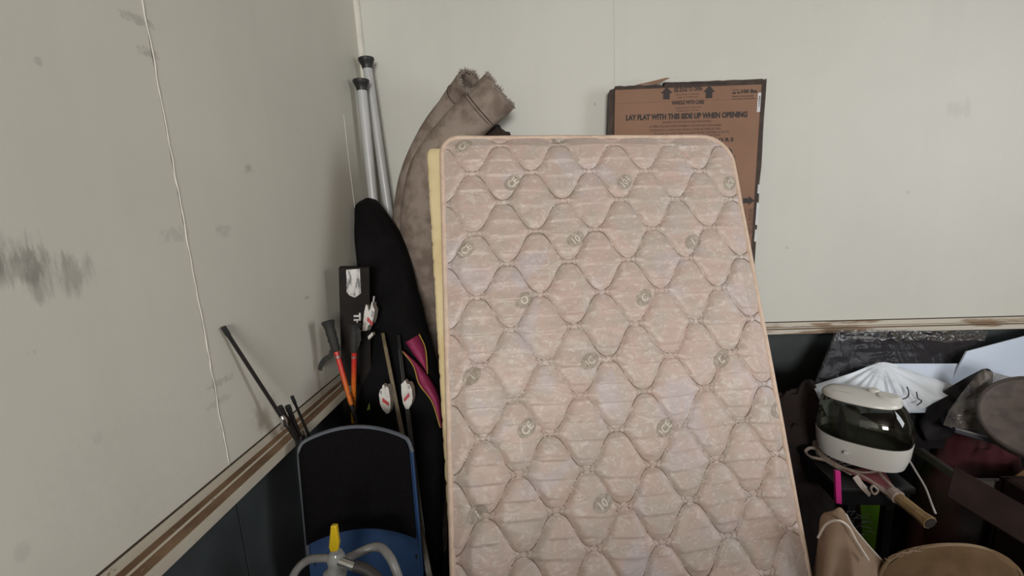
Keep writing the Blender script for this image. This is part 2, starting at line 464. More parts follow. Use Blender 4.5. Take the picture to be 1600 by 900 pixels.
# seams: raised thread lines along each wavy row
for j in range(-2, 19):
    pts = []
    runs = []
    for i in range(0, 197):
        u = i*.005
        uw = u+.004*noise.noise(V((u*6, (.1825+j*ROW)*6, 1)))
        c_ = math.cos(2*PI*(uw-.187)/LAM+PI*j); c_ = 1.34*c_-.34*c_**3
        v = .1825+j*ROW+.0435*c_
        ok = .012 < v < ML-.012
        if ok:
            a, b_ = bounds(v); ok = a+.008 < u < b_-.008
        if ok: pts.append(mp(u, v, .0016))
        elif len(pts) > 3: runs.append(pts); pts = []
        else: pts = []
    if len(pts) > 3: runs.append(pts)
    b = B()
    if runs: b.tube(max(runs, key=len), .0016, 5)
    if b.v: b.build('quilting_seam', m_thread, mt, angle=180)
# little gathers where a trough almost meets the crest below
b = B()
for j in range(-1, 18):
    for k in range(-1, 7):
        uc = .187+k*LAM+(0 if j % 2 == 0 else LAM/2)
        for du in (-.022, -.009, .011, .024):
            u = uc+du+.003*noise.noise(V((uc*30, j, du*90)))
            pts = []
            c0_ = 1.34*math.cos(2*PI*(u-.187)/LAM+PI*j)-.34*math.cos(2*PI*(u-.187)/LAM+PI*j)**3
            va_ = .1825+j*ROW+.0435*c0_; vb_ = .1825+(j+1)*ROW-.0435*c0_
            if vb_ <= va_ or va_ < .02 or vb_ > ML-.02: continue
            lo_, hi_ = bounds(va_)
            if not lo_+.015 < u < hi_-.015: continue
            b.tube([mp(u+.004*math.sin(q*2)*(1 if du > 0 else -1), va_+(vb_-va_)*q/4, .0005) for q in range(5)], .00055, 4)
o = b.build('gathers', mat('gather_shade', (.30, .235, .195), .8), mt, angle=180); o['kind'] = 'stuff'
# woven ovals with letters
def muv(px, py):
    p = onplane(px, py, TL, NN)-TL; return p.dot(W_), -p.dot(E_)
OV = [(724, 231, 'CE'), (800, 290, 'CE'), (874, 217, 'IC'), (972, 290, '101'), (1138, 288, 'IOI'), (727, 393, 'ICE'), (897, 378, '10'), (818, 471, 'O'),
      (1078, 381, '1'), (1002, 468, 'C'), (918, 565, 'IC'), (737, 588, 'I'), (1122, 562, 'E'), (822, 668, 'CE'), (1033, 667, 'ICE'), (746, 802, 'I'), (1215, 640, 'C'), (938, 783, '10')]
for i, (px, py, s_) in enumerate(OV):
    u, v = muv(px, py); ang = math.radians(-38+random.uniform(-8, 8)); ra, rb = .031, .022
    ca, sa = math.cos(ang), math.sin(ang)
    vs_, fs = [], []
    def q(a, b2, h):
        uu = u+a*ca-b2*sa; vv = v+a*sa+b2*ca
        lo, hi = bounds(max(.004, min(ML, vv)))
        uu = min(max(uu, lo+.006), hi-.006); vv = min(max(vv, .008), ML-.01)
        return mp(uu, vv, h)
    vs_.append(q(0, 0, .0007)); K, S = 24, 6
    for r_ in range(1, S+1):
        for k in range(K): vs_.append(q(ra*r_/S*math.cos(2*PI*k/K), rb*r_/S*math.sin(2*PI*k/K), .0007))
    for k in range(K): fs.append((0, 1+k, 1+(k+1) % K))
    for r_ in range(S-1):
        for k in range(K):
            a = 1+r_*K+k; b2 = 1+r_*K+(k+1) % K; fs.append((a, b2, b2+K, a+K))
    ov = B().add(vs_, fs).build('oval_emblem', m_print, mt, angle=180)
    tv, tf, tw, _ = text_mesh(s_, .02)
    hh = .022; sx = min(hh, .042/max(tw, .01))
    tb = bmesh.new()
    bv = [tb.verts.new((p.x*sx-tw*sx/2, p.y*hh-hh/2, 0)) for p in tv]
    for f in tf:
        try: tb.faces.new([bv[k] for k in f])
        except ValueError: pass
    bmesh.ops.triangulate(tb, faces=tb.faces); bmesh.ops.subdivide_edges(tb, edges=[e for e in tb.edges if e.calc_length() > .006], cuts=2, use_grid_fill=True)
    tb.verts.index_update()
    B().add([q(p.co.x, -p.co.y, .0016) for p in tb.verts], [[p.index for p in f.verts] for f in tb.faces]).build('letters', m_letter, ov, orient=False)
    tb.free()

# ------------------------------------------------------------------ foam pad behind the mattress
m_foam = mat('yellow_foam', (.78, .64, .38), .85, c2=(.68, .53, .29), scale=7, bump=.25, bscale=180)
F0 = onplane(666, 231, TL-NN*(MT+.012), NN); FW, FL, FT = .93, 1.9, .075
def foam(s, t):
    # cross section loop s (0..1) around the pad, t along the length
    v = t*FL; pin = 1-.0*v
    per = [(0, 0), (FW, 0), (FW, -FT), (0, -FT)]
    k = s*4; i = int(k) % 4; f = k-int(k)
    p, q_ = per[i], per[(i+1) % 4]
    a = p[0]+(q_[0]-p[0])*f; d = p[1]+(q_[1]-p[1])*f
    return a, d, v
R = []
prof = [(.0, -.012), (.004, -.004), (.012, 0), (.5*FW, .0), (FW-.012, 0), (FW-.004, -.004), (FW, -.012), (FW, -FT+.012), (FW-.012, -FT), (.012, -FT), (0, -FT+.012), (-.001, -FT*.5)]
NF = 150
for k in range(NF+1):
    v = FL*k/NF
    ph = (v+.01*noise.noise(V((v*5, 0, 0))))/.066; fr = ph-math.floor(ph)
    notch = -.004*math.exp(-((fr-.5)/.07)**2) + .003*noise.noise(V((v*20, 3, 0)))
    cap = .02 if v > .02 else v
    sh = (.02-cap)*.35
    R.append([F0+W_*(a+.036*v+(-notch if a < .05 else 0)+(sh if a < .5 else -sh))-E_*v+NN*(d+(notch if d > -.01 else 0)-(sh if d > -.02 else -sh)) for a, d in prof])
tag(B().rings(R).build('foam_pad', m_foam, angle=60), 'thin yellow foam pad with creased edge standing directly behind the quilted mattress', 'foam pad')

# ------------------------------------------------------------------ folded carpet
m_carpet = mat('taupe_carpet_back', (.29, .235, .20), .95, c2=(.19, .145, .118), scale=17, lo=.38, hi=.66, bump=.7, bscale=260, bdist=.003, spec=.1)
m_dark = mat('dark_carpet_pile', (.035, .026, .022), .95, c2=(.06, .045, .038), scale=160, bump=.8, bscale=300, bdist=.006, spec=.1)
m_fray = mat('frayed_backing_yarn', (.36, .31, .27), .9, c2=(.22, .18, .155), scale=120)
cp = thing('carpet_roll', 'taupe carpet remnant rolled and folded over, with frayed ends, behind the foam pad', 'carpet', (-.55, 1.9, 0))
def lobe(name, tab, parent, m=m_carpet, n=40, sub=10, th=.010, flat=.9, seam=True):
    P = spline([at(px, py, y=y) for px, py, y, r in tab], sub)
    rr = []
    for i in range(len(tab)-1):
        for k in range(sub): rr.append(tab[i][3]+(tab[i+1][3]-tab[i][3])*k/sub)
    rr.append(tab[-1][3])
    R = []; x = V((0, 1, 0)); T0 = None
    for i, p in enumerate(P):
        T = (P[min(i+1, len(P)-1)]-P[max(i-1, 0)]).normalized(); x = (x-T*x.dot(T)).normalized(); yv = T.cross(x)
        ring = []
        for j in range(n):
            a = 2*PI*j/n; r = rr[i]*(1+.05*noise.noise(V((math.cos(a)*1.5, math.sin(a)*1.5, i*.12)))+.012*noise.noise(V((math.cos(a)*6, math.sin(a)*6, i*.5))))
            ring.append(p+x*(r*math.cos(a)*flat)+yv*(r*math.sin(a))+(T*(.012*noise.noise(V((a*2, 7, 1)))) if i == len(P)-1 else V((0, 0, 0))))
        R.append(ring)
    end = R[-1]; pe = P[-1]; T = (P[-1]-P[-2]).normalized()
    inner = [[pe+(q-pe)*(1-th/rr[-1])-T*d for q in end] for d in (0, .05, .16)]
    R += inner
    o = B().rings(R, True, True).build(name, m, parent, angle=180)
    return o, end, pe, T, P, rr
la = lobe('rolled_lobe', [(668, 1010, 1.88, .10), (662, 800, 1.87, .11), (658, 680, 1.88, .11), (655, 560, 1.90, .10), (650, 440, 1.92, .098), (650, 350, 1.925, .100), (655, 285, 1.935, .088), (676, 222, 1.945, .070), (706, 170, 1.925, .058), (719, 148, 1.89, .053), (733, 127, 1.81, .048)], cp)
lb = lobe('folded_lobe', [(660, 560, 1.89, .08), (664, 430, 1.87, .09), (664, 340, 1.86, .10), (676, 268, 1.86, .094), (712, 213, 1.86, .082), (744, 177, 1.855, .080), (781, 142, 1.845, .083)], cp)
def ring_line(L, back, name, r=.0022):
    P = L[4]; o = B(); i = len(P)-1-back; p = P[i]; T = (P[i+1]-P[i-1]).normalized(); x = V((0, 1, 0)); x = (x-T*x.dot(T)).normalized(); yv = T.cross(x)
    pts = [p+x*(L[5][i]*1.02*math.cos(a)*.9)+yv*(L[5][i]*1.02*math.sin(a)) for a in [2*PI*k/40 for k in range(41)]]
    o.tube(pts, r, 6); o.build(name, m_dark, cp)
ring_line(lb, 8, 'crease', .0016); ring_line(lb, 9, 'crease', .0010); ring_line(la, 11, 'crease', .0014)
def fringe(L, parent, cnt):
    b = B()
    for k in range(cnt):
        j = random.randrange(len(L[1])); q = L[1][j]; T = L[3]
        q = q+(L[2]-q)*random.uniform(0, .22)
        out = (q-L[2]).normalized()
        d = (T*random.uniform(.1, 1)+out*random.uniform(-.7, .7)+V((random.uniform(-.5, .5), random.uniform(-.5, .5), random.uniform(-.5, .5)))).normalized()*random.uniform(.004, .014)
        p2 = q+d*.5+V((random.uniform(-.002, .002),)*3); b.tube([q-d*.3, p2, q+d+V((0, 0, random.uniform(-.003, .003)))], [.0013, .001, .0004], 4)
    o = b.build('frayed_edge', m_fray, parent, angle=180); o['kind'] = 'stuff'
fringe(la, cp, 520); fringe(lb, cp, 420)
lc = lobe('pile_side', [(745, 262, 1.95, .045), (765, 225, 1.955, .055), (781, 199, 1.95, .053)], cp, m_dark, flat=.7)

# ------------------------------------------------------------------ poles in the corner
m_polew = mat('white_tube_enamel', (.47, .47, .475), .35, c2=(.44, .44, .445), scale=8)
m_blk = mat('black_rubber', (.012, .012, .013), .45)
def img_line(p1, p2, foot_y=None, z=0.0):
    """point at height z and depth foot_y on the plane through the eye and two picture points"""
    N_ = ray(*p1).cross(ray(*p2)); # N.(P-EYE)=0
    return V((-(N_.y*foot_y+N_.z*(z-HCAM))/N_.x, foot_y, z))
def corner_pole(top, p2, ytop, yfoot, label):
    a = at(*top, y=ytop); f = img_line(top, p2, yfoot, 0)
    d = (a-f).normalized(); L = (a-f).length
    o = thing('white_pole', label, 'pole', f)
    B().tube([f+d*.02, f+d*(L*.55)], .0235, 20).build('lower_tube', m_polew, o)
    B().tube([f+d*(L*.55), f+d*(L-.028)], .0195, 20).build('upper_tube', m_polew, o)
    B().lathe(f+d*(L-.045), d, [(.021, .006), (.0215, .014), (.024, .022), (.029, .032), (.0325, .040), (.033, .044), (.032, .047), (.027, .045), (.012, .040)], 28).build('end_cap', m_blk, o)
    B().lathe(f, d, [(.036, 0), (.036, .006), (.025, .022)], 24).build('end_cap', m_blk, o)
corner_pole((572, 92), (607, 330), 1.975, 1.93, 'taller white pole with black flared end cap standing in the corner')
corner_pole((564, 126), (584, 318), 1.90, 1.84, 'shorter white pole with black flared cap, in front of its taller twin')

# ------------------------------------------------------------------ ski bag with skis
m_bag = mat('black_nylon', (.005, .0046, .0052), .75, c2=(.0075, .007, .0078), scale=9, bump=.25, bscale=40, bdist=.006, spec=.1)
m_pink = mat('magenta_lining', (.27, .018, .085), .6, c2=(.20, .012, .06), scale=14, bump=.3, bscale=50, bdist=.004)
m_yel = mat('mustard_trim', (.42, .27, .06), .6)
sb = thing('ski_bag', 'long black ski bag with magenta lining showing, slumped in the corner beside the carpet', 'bag', (-.55, 1.45, 0))
BT = [(313, (565, 577, 1.82, .03)), (315, (559, 585, 1.82, .045)), (319, (556, 590, 1.82, .05)), (330, (556, 599, 1.81, .055)), (348, (557, 612, 1.79, .058)), (372, (557, 628, 1.77, .06)), (400, (558, 638, 1.75, .065)), (450, (562, 650, 1.69, .07)), (500, (563, 663, 1.63, .07)),
      (560, (562, 678, 1.56, .07)), (620, (562, 690, 1.49, .07)), (700, (566, 694, 1.40, .07)), (800, (580, 692, 1.33, .07)), (960, (600, 690, 1.27, .075)), (1200, (620, 690, 1.25, .07))]
R = []
for k in range(111):
    py = 313+(1200-313)*(k/110)**1.6
    l, r, y, th = [sum(q)/5 for q in zip(*[lerpv(BT, max(313, py+dq*min(1, (py-313)/40))) for dq in (-24, -12, 0, 12, 24)])]
    pl, pr_ = at(l, py, y=y), at(r, py, y=y); c = (pl+pr_)/2; hw = (pr_-pl).length/2
    ring = []
    for j in range(28):
        a = 2*PI*j/28
        ca, sa = math.cos(a), math.sin(a)
        ww = hw*(1+.045*noise.noise(V((ca*2, sa*2, py*.02))))
        ring.append(c+V((math.copysign(abs(ca)**.8, ca)*ww, 0, 0))+V((0, math.copysign(abs(sa)**.8, sa)*th+.012*noise.noise(V((ca*2.2+3, sa*2, py*.015))), .01*math.sin(a))))
    ring = [V((q.x, q.y, max(q.z, .0))) for q in ring]
    R.append(ring)
B().rings(R).build('body', m_bag, sb, angle=70)
def bagp(px, py, off=.0):
    l, r, y, th = lerpv(BT, py); c = (l+r)/2; t = min(1, abs(px-c)/((r-l)/2))
    return at(px, py, y=y-th*(1-t**2.5)**.5-.012-off)
def strip(left, right, name, m, parent, off=0, k=14, s=6):
    Lp = spline([V((p[0], p[1], 0)) for p in left], k); Rp = spline([V((p[0], p[1], 0)) for p in right], k*(len(left)-1)//(len(right)-1) if (len(right)-1) else k)
    nn = min(len(Lp), len(Rp))-1
    def fn(a, b_):
        p = Lp[round(b_*nn)]*(1-a)+Rp[round(b_*nn)]*a
        return bagp(p.x, p.y, off+.012*math.sin(PI*a)+.004*noise.noise(V((p.x*.05, p.y*.05, 1))))
    return B().grid(fn, s, nn).build(name, m, parent, angle=180, solid=.002, orient=False)
l1 = strip([(633, 535), (648, 556), (666, 581)], [(655, 522), (665, 546), (668, 582)], 'lining', m_pink, sb)
l2 = strip([(629, 549), (646, 572), (655, 600), (675, 628), (688, 668)], [(631, 548), (655, 570), (673, 592), (687, 622), (692, 668)], 'lining', m_pink, sb)
def trim(pts, nm='piping'): B().tube([bagp(p.x, p.y, .006) for p in spline([V((q[0], q[1], 0)) for q in pts], 12)], .0022, 6).build(nm, m_yel, sb)
trim([(655, 522), (665, 546), (668, 584)]); trim([(629, 549), (646, 572), (655, 600), (675, 628), (688, 668)])
B().poly([bagp(*q, .004) for q in ((573, 641), (577, 630), (578, 640))], .002, V((0, 1, 0))).build('zip_tab', mat('lime_tab', (.45, .5, .12), .5), sb)

m_skitan = mat('tan_ski_sidewall', (.19, .145, .085), .45, c2=(.14, .105, .06), scale=30)
m_skiblk = mat('black_ski_topsheet', (.010, .010, .011), .3, c2=(.016, .016, .017), scale=30)
m_edge = mat('steel_edge', (.30, .30, .29), .35, metal=.9)
m_bw = mat('white_binding_plastic', (.62, .60, .57), .4, c2=(.52, .50, .47), scale=50)
m_bred = mat('red_binding_mark', (.45, .03, .03), .45)
m_bgrey = mat('grey_binding_metal', (.22, .22, .22), .4, metal=.5)
def binding(parent, px, py, y, sc, mir, ang, heel=False):
    """toe or heel piece seen side on: outline of the housing, lever, metal plate and red mark"""
    o = at(px, py, y=y); u = RIGHT*math.cos(ang)+UP*math.sin(ang); v = -RIGHT*math.sin(ang)+UP*math.cos(ang); nrm = FWD
    P = lambda a, b_, d=0: o+u*(a*sc*mir*.62)+v*(b_*sc)+nrm*d
    if heel: out = [(-.055, -.075), (-.015, -.07), (-.01, -.045), (.02, -.03), (.03, .0), (.035, .04), (.015, .062), (.012, .08), (.004, .078), (.0, .05), (-.012, .03), (-.025, .055), (-.04, .065), (-.05, .03)]
    else: out = [(-.03, -.06), (.0, -.085), (.025, -.08), (.04, -.05), (.045, .0), (.04, .05), (.02, .06), (.01, .035), (-.01, .05), (-.03, .045), (-.045, .02), (-.045, -.03)]
    h = B().poly([P(a, b_, -.022) for a, b_ in out], .044, nrm).build('binding', m_bw, parent)
    B().poly([P(a, b_, -.0245) for a, b_ in [(-.022, -.018), (.028, -.045), (.03, -.027), (-.018, .002)]], .004, nrm).build('red_mark', m_bred, h)
    if not heel:
        B().poly([P(a, b_, -.026) for a, b_ in [(-.012, .02), (.014, .02), (.014, .065), (.0, .07), (-.012, .05)]], .03, nrm).build('lever', m_bw, h)
        B().poly([P(a, b_, -.0262) for a, b_ in [(-.03, .022), (-.02, .022), (-.02, .04), (-.03, .04)]], .02, nrm).build('spring', m_bgrey, h)
    else:
        B().tube([P(.0, .05, -.012), P(.012, .085, -.012), P(.014, .11, -.012)], .004, 8).build('lever', m_bgrey, h)
        B().poly([P(a, b_, -.026) for a, b_ in [(.012, .0), (.026, .004), (.028, .03), (.014, .034)]], .03, nrm).build('spring', m_bgrey, h)
        B().poly([P(a, b_, -.03) for a, b_ in [(.0, -.10), (.035, -.075), (.045, -.088), (.012, -.115)]], .025, nrm).build('brake_pad', m_bw, h)
def ski(p1, y1, p2, y2, name, label, side_m, toe, heelp, mir, tw=.011, wd=.062):
    a = at(*p1, y=y1); g = at(*p2, y=y2); d = (a-g).normalized()
    foot = g-d*(g.z/d.z-.004/d.z) if d.z else g
    view = V((a.x, a.y, 0)).normalized(); side = view.cross(d).normalized(); dep = d.cross(side).normalized()
    if dep.dot(view) < 0: dep = -dep
    o = thing(name, label, 'ski', foot, 'pair of skis')
    L = (a-foot).length
    R = []
    for k in range(41):
        t = k/40; s_ = t*L
        w_ = wd*(1-.22*math.sin(PI*min(1, max(0, t))))
        bend = 0
        e = 1 if t < .97 else max(.15, max(0, 1-(t-.97)/.03)**.5)
        c = foot+d*s_+side*bend
        R.append([c+side*x_*tw/2+dep*(y_*w_*e+.031) for x_, y_ in ((-1, -.5), (1, -.5), (1, .5), (-1, .5))])
    B().rings(R).build('body', side_m, o, angle=30)
    b = B(); b.box(foot+d*(L*.46)+side*(mir*-(tw/2+.0015))+dep*.031, (.003, wd*.7, L*.8), 0, Matrix((side, dep, d)).transposed()).build('topsheet', m_skiblk, o)
    B().tube([foot+d*.02+side*(tw*.5*mir)+dep*.001, foot+d*(L*.96)+side*(tw*.5*mir)+dep*.008], .0014, 6).build('steel_edge', m_edge, o)
    binding(o, toe[0], toe[1], toe[2], .62, mir, toe[3])
    if heelp: binding(o, heelp[0], heelp[1], heelp[2], .66, 1, heelp[3], True)
ski((597, 517), 1.49, (665, 862), 1.16, 'ski', 'tan edged ski with two white bindings leaning against the black ski bag', m_skitan, (604, 619, 1.365, .12), (581, 495, 1.49, -.08), 1)
ski((622, 520), 1.50, (664, 868), 1.165, 'ski', 'black edged ski on the mattress side of the tan edged ski', m_skiblk, (638, 612, 1.385, .1), None, -1, .010)

# ------------------------------------------------------------------ tall black carton with white lettering
m_carton = mat('black_carton', (.010, .008, .0075), .6, c2=(.014, .0115, .010), scale=12, spec=.12)
m_white = mat('white_print', (.62, .61, .59), .6)
tb = thing('black_carton', 'tall narrow black carton with patchy white area near its top, behind the red ski poles', 'box', (-.65, 1.5, 0))
a = at(529, 418, y=1.475); c2_ = at(563, 412, y=1.50); f = img_line((529, 418), (536, 668), 1.40, 0.0)
dn = (f-a); u = (c2_-a); u = (u-dn*(u.dot(dn)/dn.length_squared)).normalized(); dn_u = dn.normalized(); nrm = u.cross(dn_u)
if nrm.dot(a-EYE) < 0: nrm = -nrm
CW = .10
B().board(a, a+u*CW, a+dn, .055, .003).build('carton_body', m_carton, tb)
fp = lambda s, t, d=-.0012: a+u*s+dn_u*t+nrm*d
def flap_patch(pts): return B().poly([fp(s, t) for s, t in pts], .001, nrm)
n = N('patchy_white'); k_ = n.ramp(n.noise((60, 60, 14), 5, .7), .40, .52)
n.col(n.mix(k_, (.05, .045, .045), (.55, .54, .53))); n.bs.inputs['Roughness'].default_value = .3
flap_patch([(.024, .008), (.068, .004), (.070, .09), (.05, .104), (.034, .097), (.024, .085)]).build('white_patch', n.m, tb)  # patch near the top, white broken up by dark noise
b = B(); lettering(b, 'THULE', fp(.046, .158), dn_u, u, .0215, width=.10, bold=.05); b.build('lettering', m_white, tb, orient=False)
# ------------------------------------------------------------------ ski poles
n = N('red_to_yellow_pole'); X, Y, Z = n.xyz()
c = n.mix(n.ramp(Z, 1.13, 1.03), (.50, .022, .016), (.55, .13, .012)); c = n.mix(n.ramp(Z, 1.02, .94), c, (.60, .30, .02))
c = n.mix(n.math('MULTIPLY', n.ramp(n.noise(55, 3, .6, 1.5), .60, .64), .7), c, (.03, .02, .02))
n.col(c); n.bs.inputs['Roughness'].default_value = .3; m_redpole = n.m
m_grip = mat('black_rubber_grip', (.018, .017, .016), .7, bump=.4, bscale=180)
def ski_pole(g0, g1, s1, y0, y1, ends, label, strap):
    a = at(*g0, y=y0); g = at(*g1, y=y0+(y1-y0)*.3); s_ = at(*s1, y=y1); d = (a-s_).normalized()
    foot = s_-d*(s_.z/d.z); o = thing('ski_pole', label, 'ski pole', foot, 'red ski poles')
    g = a-d*(a-g).length
    B().tube([g, g+(s_-g)*.6, s_], [.0085, .008, .0072], 14).build('shaft', m_redpole, o)
    B().tube([s_, foot+d*.02, foot], [.0072, .006, .002], 10).build('tip', m_blk, o)
    B().lathe(foot+d*.07, d, [(.008, -.004), (.034, 0), (.036, .004), (.012, .012)], 18).build('basket', m_blk, o)
    Lg = (a-g).length
    gr = B().lathe(g, d, [(.011, -.01), (.0145, 0), (.0135, Lg*.2), (.016, Lg*.3), (.0145, Lg*.42), (.0165, Lg*.55), (.015, Lg*.7), (.018, Lg*.88), (.021, Lg*.97), (.017, Lg*1.02), (.006, Lg*1.03)], 18).build('grip', m_grip, o)
    P = spline([at(*q, y=y0-.01) for q in strap], 8)
    nb = B(); R_ = []
    for i, p in enumerate(P):
        T = (P[min(i+1, len(P)-1)]-P[max(0, i-1)]).normalized(); sd = T.cross(FWD).normalized()
        wv = .006+.002*math.sin(PI*i/len(P))
        R_.append([p+sd*wv-FWD*.001, p-sd*wv-FWD*.001, p-sd*wv+FWD*.001, p+sd*wv+FWD*.001])
    nb.rings(R_).build('strap', m_grip, o)
    B().tube([a-d*(Lg*1.28), a-d*(Lg*1.34)], .0095, 12).build('band', m_bgrey, o)
ski_pole((512, 502), (522, 545), (549, 632), 1.36, 1.33, None, 'red ski pole tilted towards the left wall, black strap hanging off its grip', [(518, 548), (516, 556), (507, 562), (501, 572), (500, 579)])
ski_pole((554, 507), (553, 546), (552, 660), 1.385, 1.36, None, 'red and orange ski pole standing upright, right of the tilted red pole', [(558, 512), (560, 522), (559, 535), (556, 545)])

# ------------------------------------------------------------------ rods at the left wall
m_rod = mat('black_rod', (.014, .012, .012), .35)
m_chrome = mat('chrome', (.7, .7, .7), .12, metal=1)
def rod(p1, x1, p2, x2, r, label, ext=.55, nm='black_rod', group=None):
    a = at(*p1, x=x1); g = at(*p2, x=x2); d = (g-a).normalized()
    e = V((g.x+.035, max(g.y, 1.16)+.05, 0))
    o = thing(nm, label, 'rod', e, group)
    B().tube([a, g, g.lerp(e, .15)+V((0, -.0, .0)), e], [r, r, r, r*.9], 12).build('shaft', m_rod, o)
    B().tube([a-d*.004, a+d*.02], r*1.25, 12).build('tip', m_blk, o)
    return o
rod((350, 513), -.786, (466, 692), -.724, .0048, 'long thin black rod leaning far out against the left wall', .75)
rod((457, 621), -.726, (486, 688), -.715, .0038, 'short thin dark rod nearest the ski poles, above the ledge', .7)
st = thing('folded_stand', 'folded black tube stand with chrome clamp, tubes poking above the chair back', 'stand', (-.6, 1.3, 0))
for q0, q1, r in (((438, 637), (474, 700), .0062), ((450, 636), (476, 702), .0066)):
    a = at(*q0, x=-.718); g = at(*q1, x=-.718); d = (g-a).normalized()
    B().tube([a, g, V((g.x+.02, g.y+.04, .0))], [r, r, r], 14).build('tube', m_rod, st)
    B().tube([a-d*.003, a+d*.012], r*1.15, 14).build('end_plug', m_blk, st)
a = at(443, 654, x=-.716); b = B()
b.tube([at(441, 649, x=-.718), a, at(446, 665, x=-.716)], [.004, .0085, .0085], 14); b.build('clamp', m_chrome, st)
B().box(at(469, 688, x=-.718), (.022, .02, .03), .004).build('bracket', m_blk, st)

# ------------------------------------------------------------------ chair
m_blue = mat('blue_plastic_shell', (.011, .042, .125), .5, c2=(.009, .036, .105), scale=8)
m_rim = mat('grey_blue_rim', (.075, .085, .105), .45)
m_pad = mat('black_seat_fabric', (.0045, .004, .0045), .9, c2=(.006, .0055, .006), scale=200, bump=.3, bscale=700, bdist=.001, spec=.06)
ch = thing('chair', 'blue plastic chair with black padded backrest in front of the ski bag', 'chair', (-.53, .95, 0))
c0 = at(464, 697, y=1.045); c1 = at(642, 690, y=1.10)       # top corners of the back
ux = (c1-c0); CWD = ux.length; ux.normalize()
low = at(655, 842, y=1.055)
dnv = (low-c1); dnv = (dnv-ux*dnv.dot(ux)*.0).normalized()
nb = ux.cross(dnv).normalized()
if nb.dot(c0-EYE) < 0: nb = -nb
def back(s, t, d=0, bow=.016):
    """s across 0..1, t metres down; top edge arched"""
    arch = .038*(1-(2*s-1)**2)*max(0, 1-t/.1)
    spread = 1+.0*t
    return c0+ux*(s*CWD*spread)+dnv*(t)-dnv*arch+nb*(d+bow*(1-(2*s-1)**2))
HB = (low-c1).length
def slab(s0, s1, t0, t1, d0, d1, nm, m, round_=.0, curve_bot=0, ns=24, nt=14):
    F, Bk = [], []
    b = B()
    def fn(d, e):
        def g(i, j):
            s = s0+(s1-s0)*i
            tt0 = t0; tt1 = t1-curve_bot*(1-(2*i-1)**2)
            if round_:
                k = min(i, 1-i)*(s1-s0)*CWD
                if k < round_: tt0 = t0+(round_-math.sqrt(max(0, round_**2-(round_-k)**2)))
            edge = min(i, 1-i, j, 1-j)
            return back(s, tt0+(tt1-tt0)*j, d+(e*max(0, 1-edge/.08)**2))
        return g
    b.grid(fn(d0, .012 if d1-d0 > .02 else 0), ns, nt); b.grid(fn(d1, 0), ns, nt)
    n1 = (ns+1)*(nt+1)
    per = [i for i in range(ns+1)]+[ns+(ns+1)*j for j in range(1, nt+1)]+[nt*(ns+1)+i for i in range(ns-1, -1, -1)]+[(ns+1)*j for j in range(nt-1, 0, -1)]
    for a_, b_ in zip(per, per[1:]+per[:1]): b.f.append((a_, b_, b_+n1, a_+n1))
    return b.build(nm, m, ch, angle=50)
slab(0, 1, 0, HB+.115, .012, .026, 'backrest_shell', m_blue, .02)
slab(.004, .972, .003, HB-.0, -.012, .013, 'back_pad', m_pad, .02, .028)
rim = [back(0, .30, .008), back(0, .16, .008), back(0, .03, .008), back(.03, .004, .008)]+[back(s/12, .0, .008) for s in range(1, 12)]+[back(.97, .004, .008), back(1, .03, .008)]
B().tube(spline(rim, 4), .0055, 8).build('rim', m_rim, ch)
rim2 = [back(1, .03, .008), back(1, .15, .008), back(1, HB+.1, .008)]
B().tube(spline(rim2, 8), .004, 8).build('rim', m_blue, ch)
sz = back(.5, HB+.115).z-.06
sc_ = back(.5, HB+.115)+V((.02, -.16, -.06))
B().box((sc_.x, sc_.y, sz-.012), (.32, .34, .024), .01).build('seat_shell', m_blue, ch)
B().box((sc_.x, sc_.y-.005, sz+.018), (.29, .31, .04), .018, seg=4).build('seat_pad', m_pad, ch)
for s in (.04, .96):
    p = back(s, HB+.05, .02); B().tube(spline([p, p+dnv*.06+V((0, 0, -.02)), V((p.x, p.y-.04, sz-.02)), V((p.x, p.y-.12, sz-.02))], 6), .009, 10).build('back_bracket', m_rod, ch)
for sx in (-1, 1):
    for sy_ in (-1, 1):
        t = V((sc_.x+sx*.12, sc_.y+sy_*.12, sz-.02)); g = V((sc_.x+sx*.15, sc_.y+sy_*.16, .01))
        l = B().tube([t, g], .0105, 12).build('leg', m_rod, ch)
        B().lathe(g-V((0, 0, .01)), (0, 0, 1), [(.014, 0), (.014, .02), (.011, .03)], 12).build('foot', m_blk, l)

# ------------------------------------------------------------------ bent grey tubes with clear valve and yellow lever
m_tube = mat('grey_tube', (.20, .195, .19), .38, c2=(.17, .165, .16), scale=30)
m_alu = mat('bare_aluminium', (.62, .62, .62), .25, metal=.9)
m_hose = mat('dark_rubber_sleeve', (.030, .027, .026), .6)
m_clear = smoke('clear_plastic', (.62, .64, .63), rough=.08, milky=.45, mcol=(.55, .56, .55))
m_ylw = mat('yellow_lever', (.58, .40, .012), .38)
gy = .84
tv = thing('bent_tube_pump', 'grey bent tubes with a clear valve and yellow lever in front of the chair', 'pump', at(520, 940, y=gy))
base = tv.location
gz0 = at(520, 905, y=gy)
B().tube(spline([at(448, 925, y=gy-.02), at(462, 893, y=gy-.01), at(480, 876, y=gy), at(500, 872, y=gy), at(524, 873, y=gy)], 10), .0088, 14).build('tube', m_tube, tv)
B().tube(spline([at(536, 876, y=gy+.01), at(556, 866, y=gy+.03), at(578, 856, y=gy+.045), at(594, 855, y=gy+.045), at(606, 866, y=gy+.03), at(616, 884, y=gy+.015), at(630, 925, y=gy)], 10), .0098, 14).build('tube', m_tube, tv)
B().tube([at(528, 876, y=gy-.012), at(557, 887, y=gy-.02)], .0095, 16).build('pipe_end', m_alu, tv)
B().tube(spline([at(554, 884, y=gy-.018), at(575, 892, y=gy-.02), at(600, 915, y=gy-.03)], 8), [.012]*17, 14).build('sleeve', m_hose, tv)
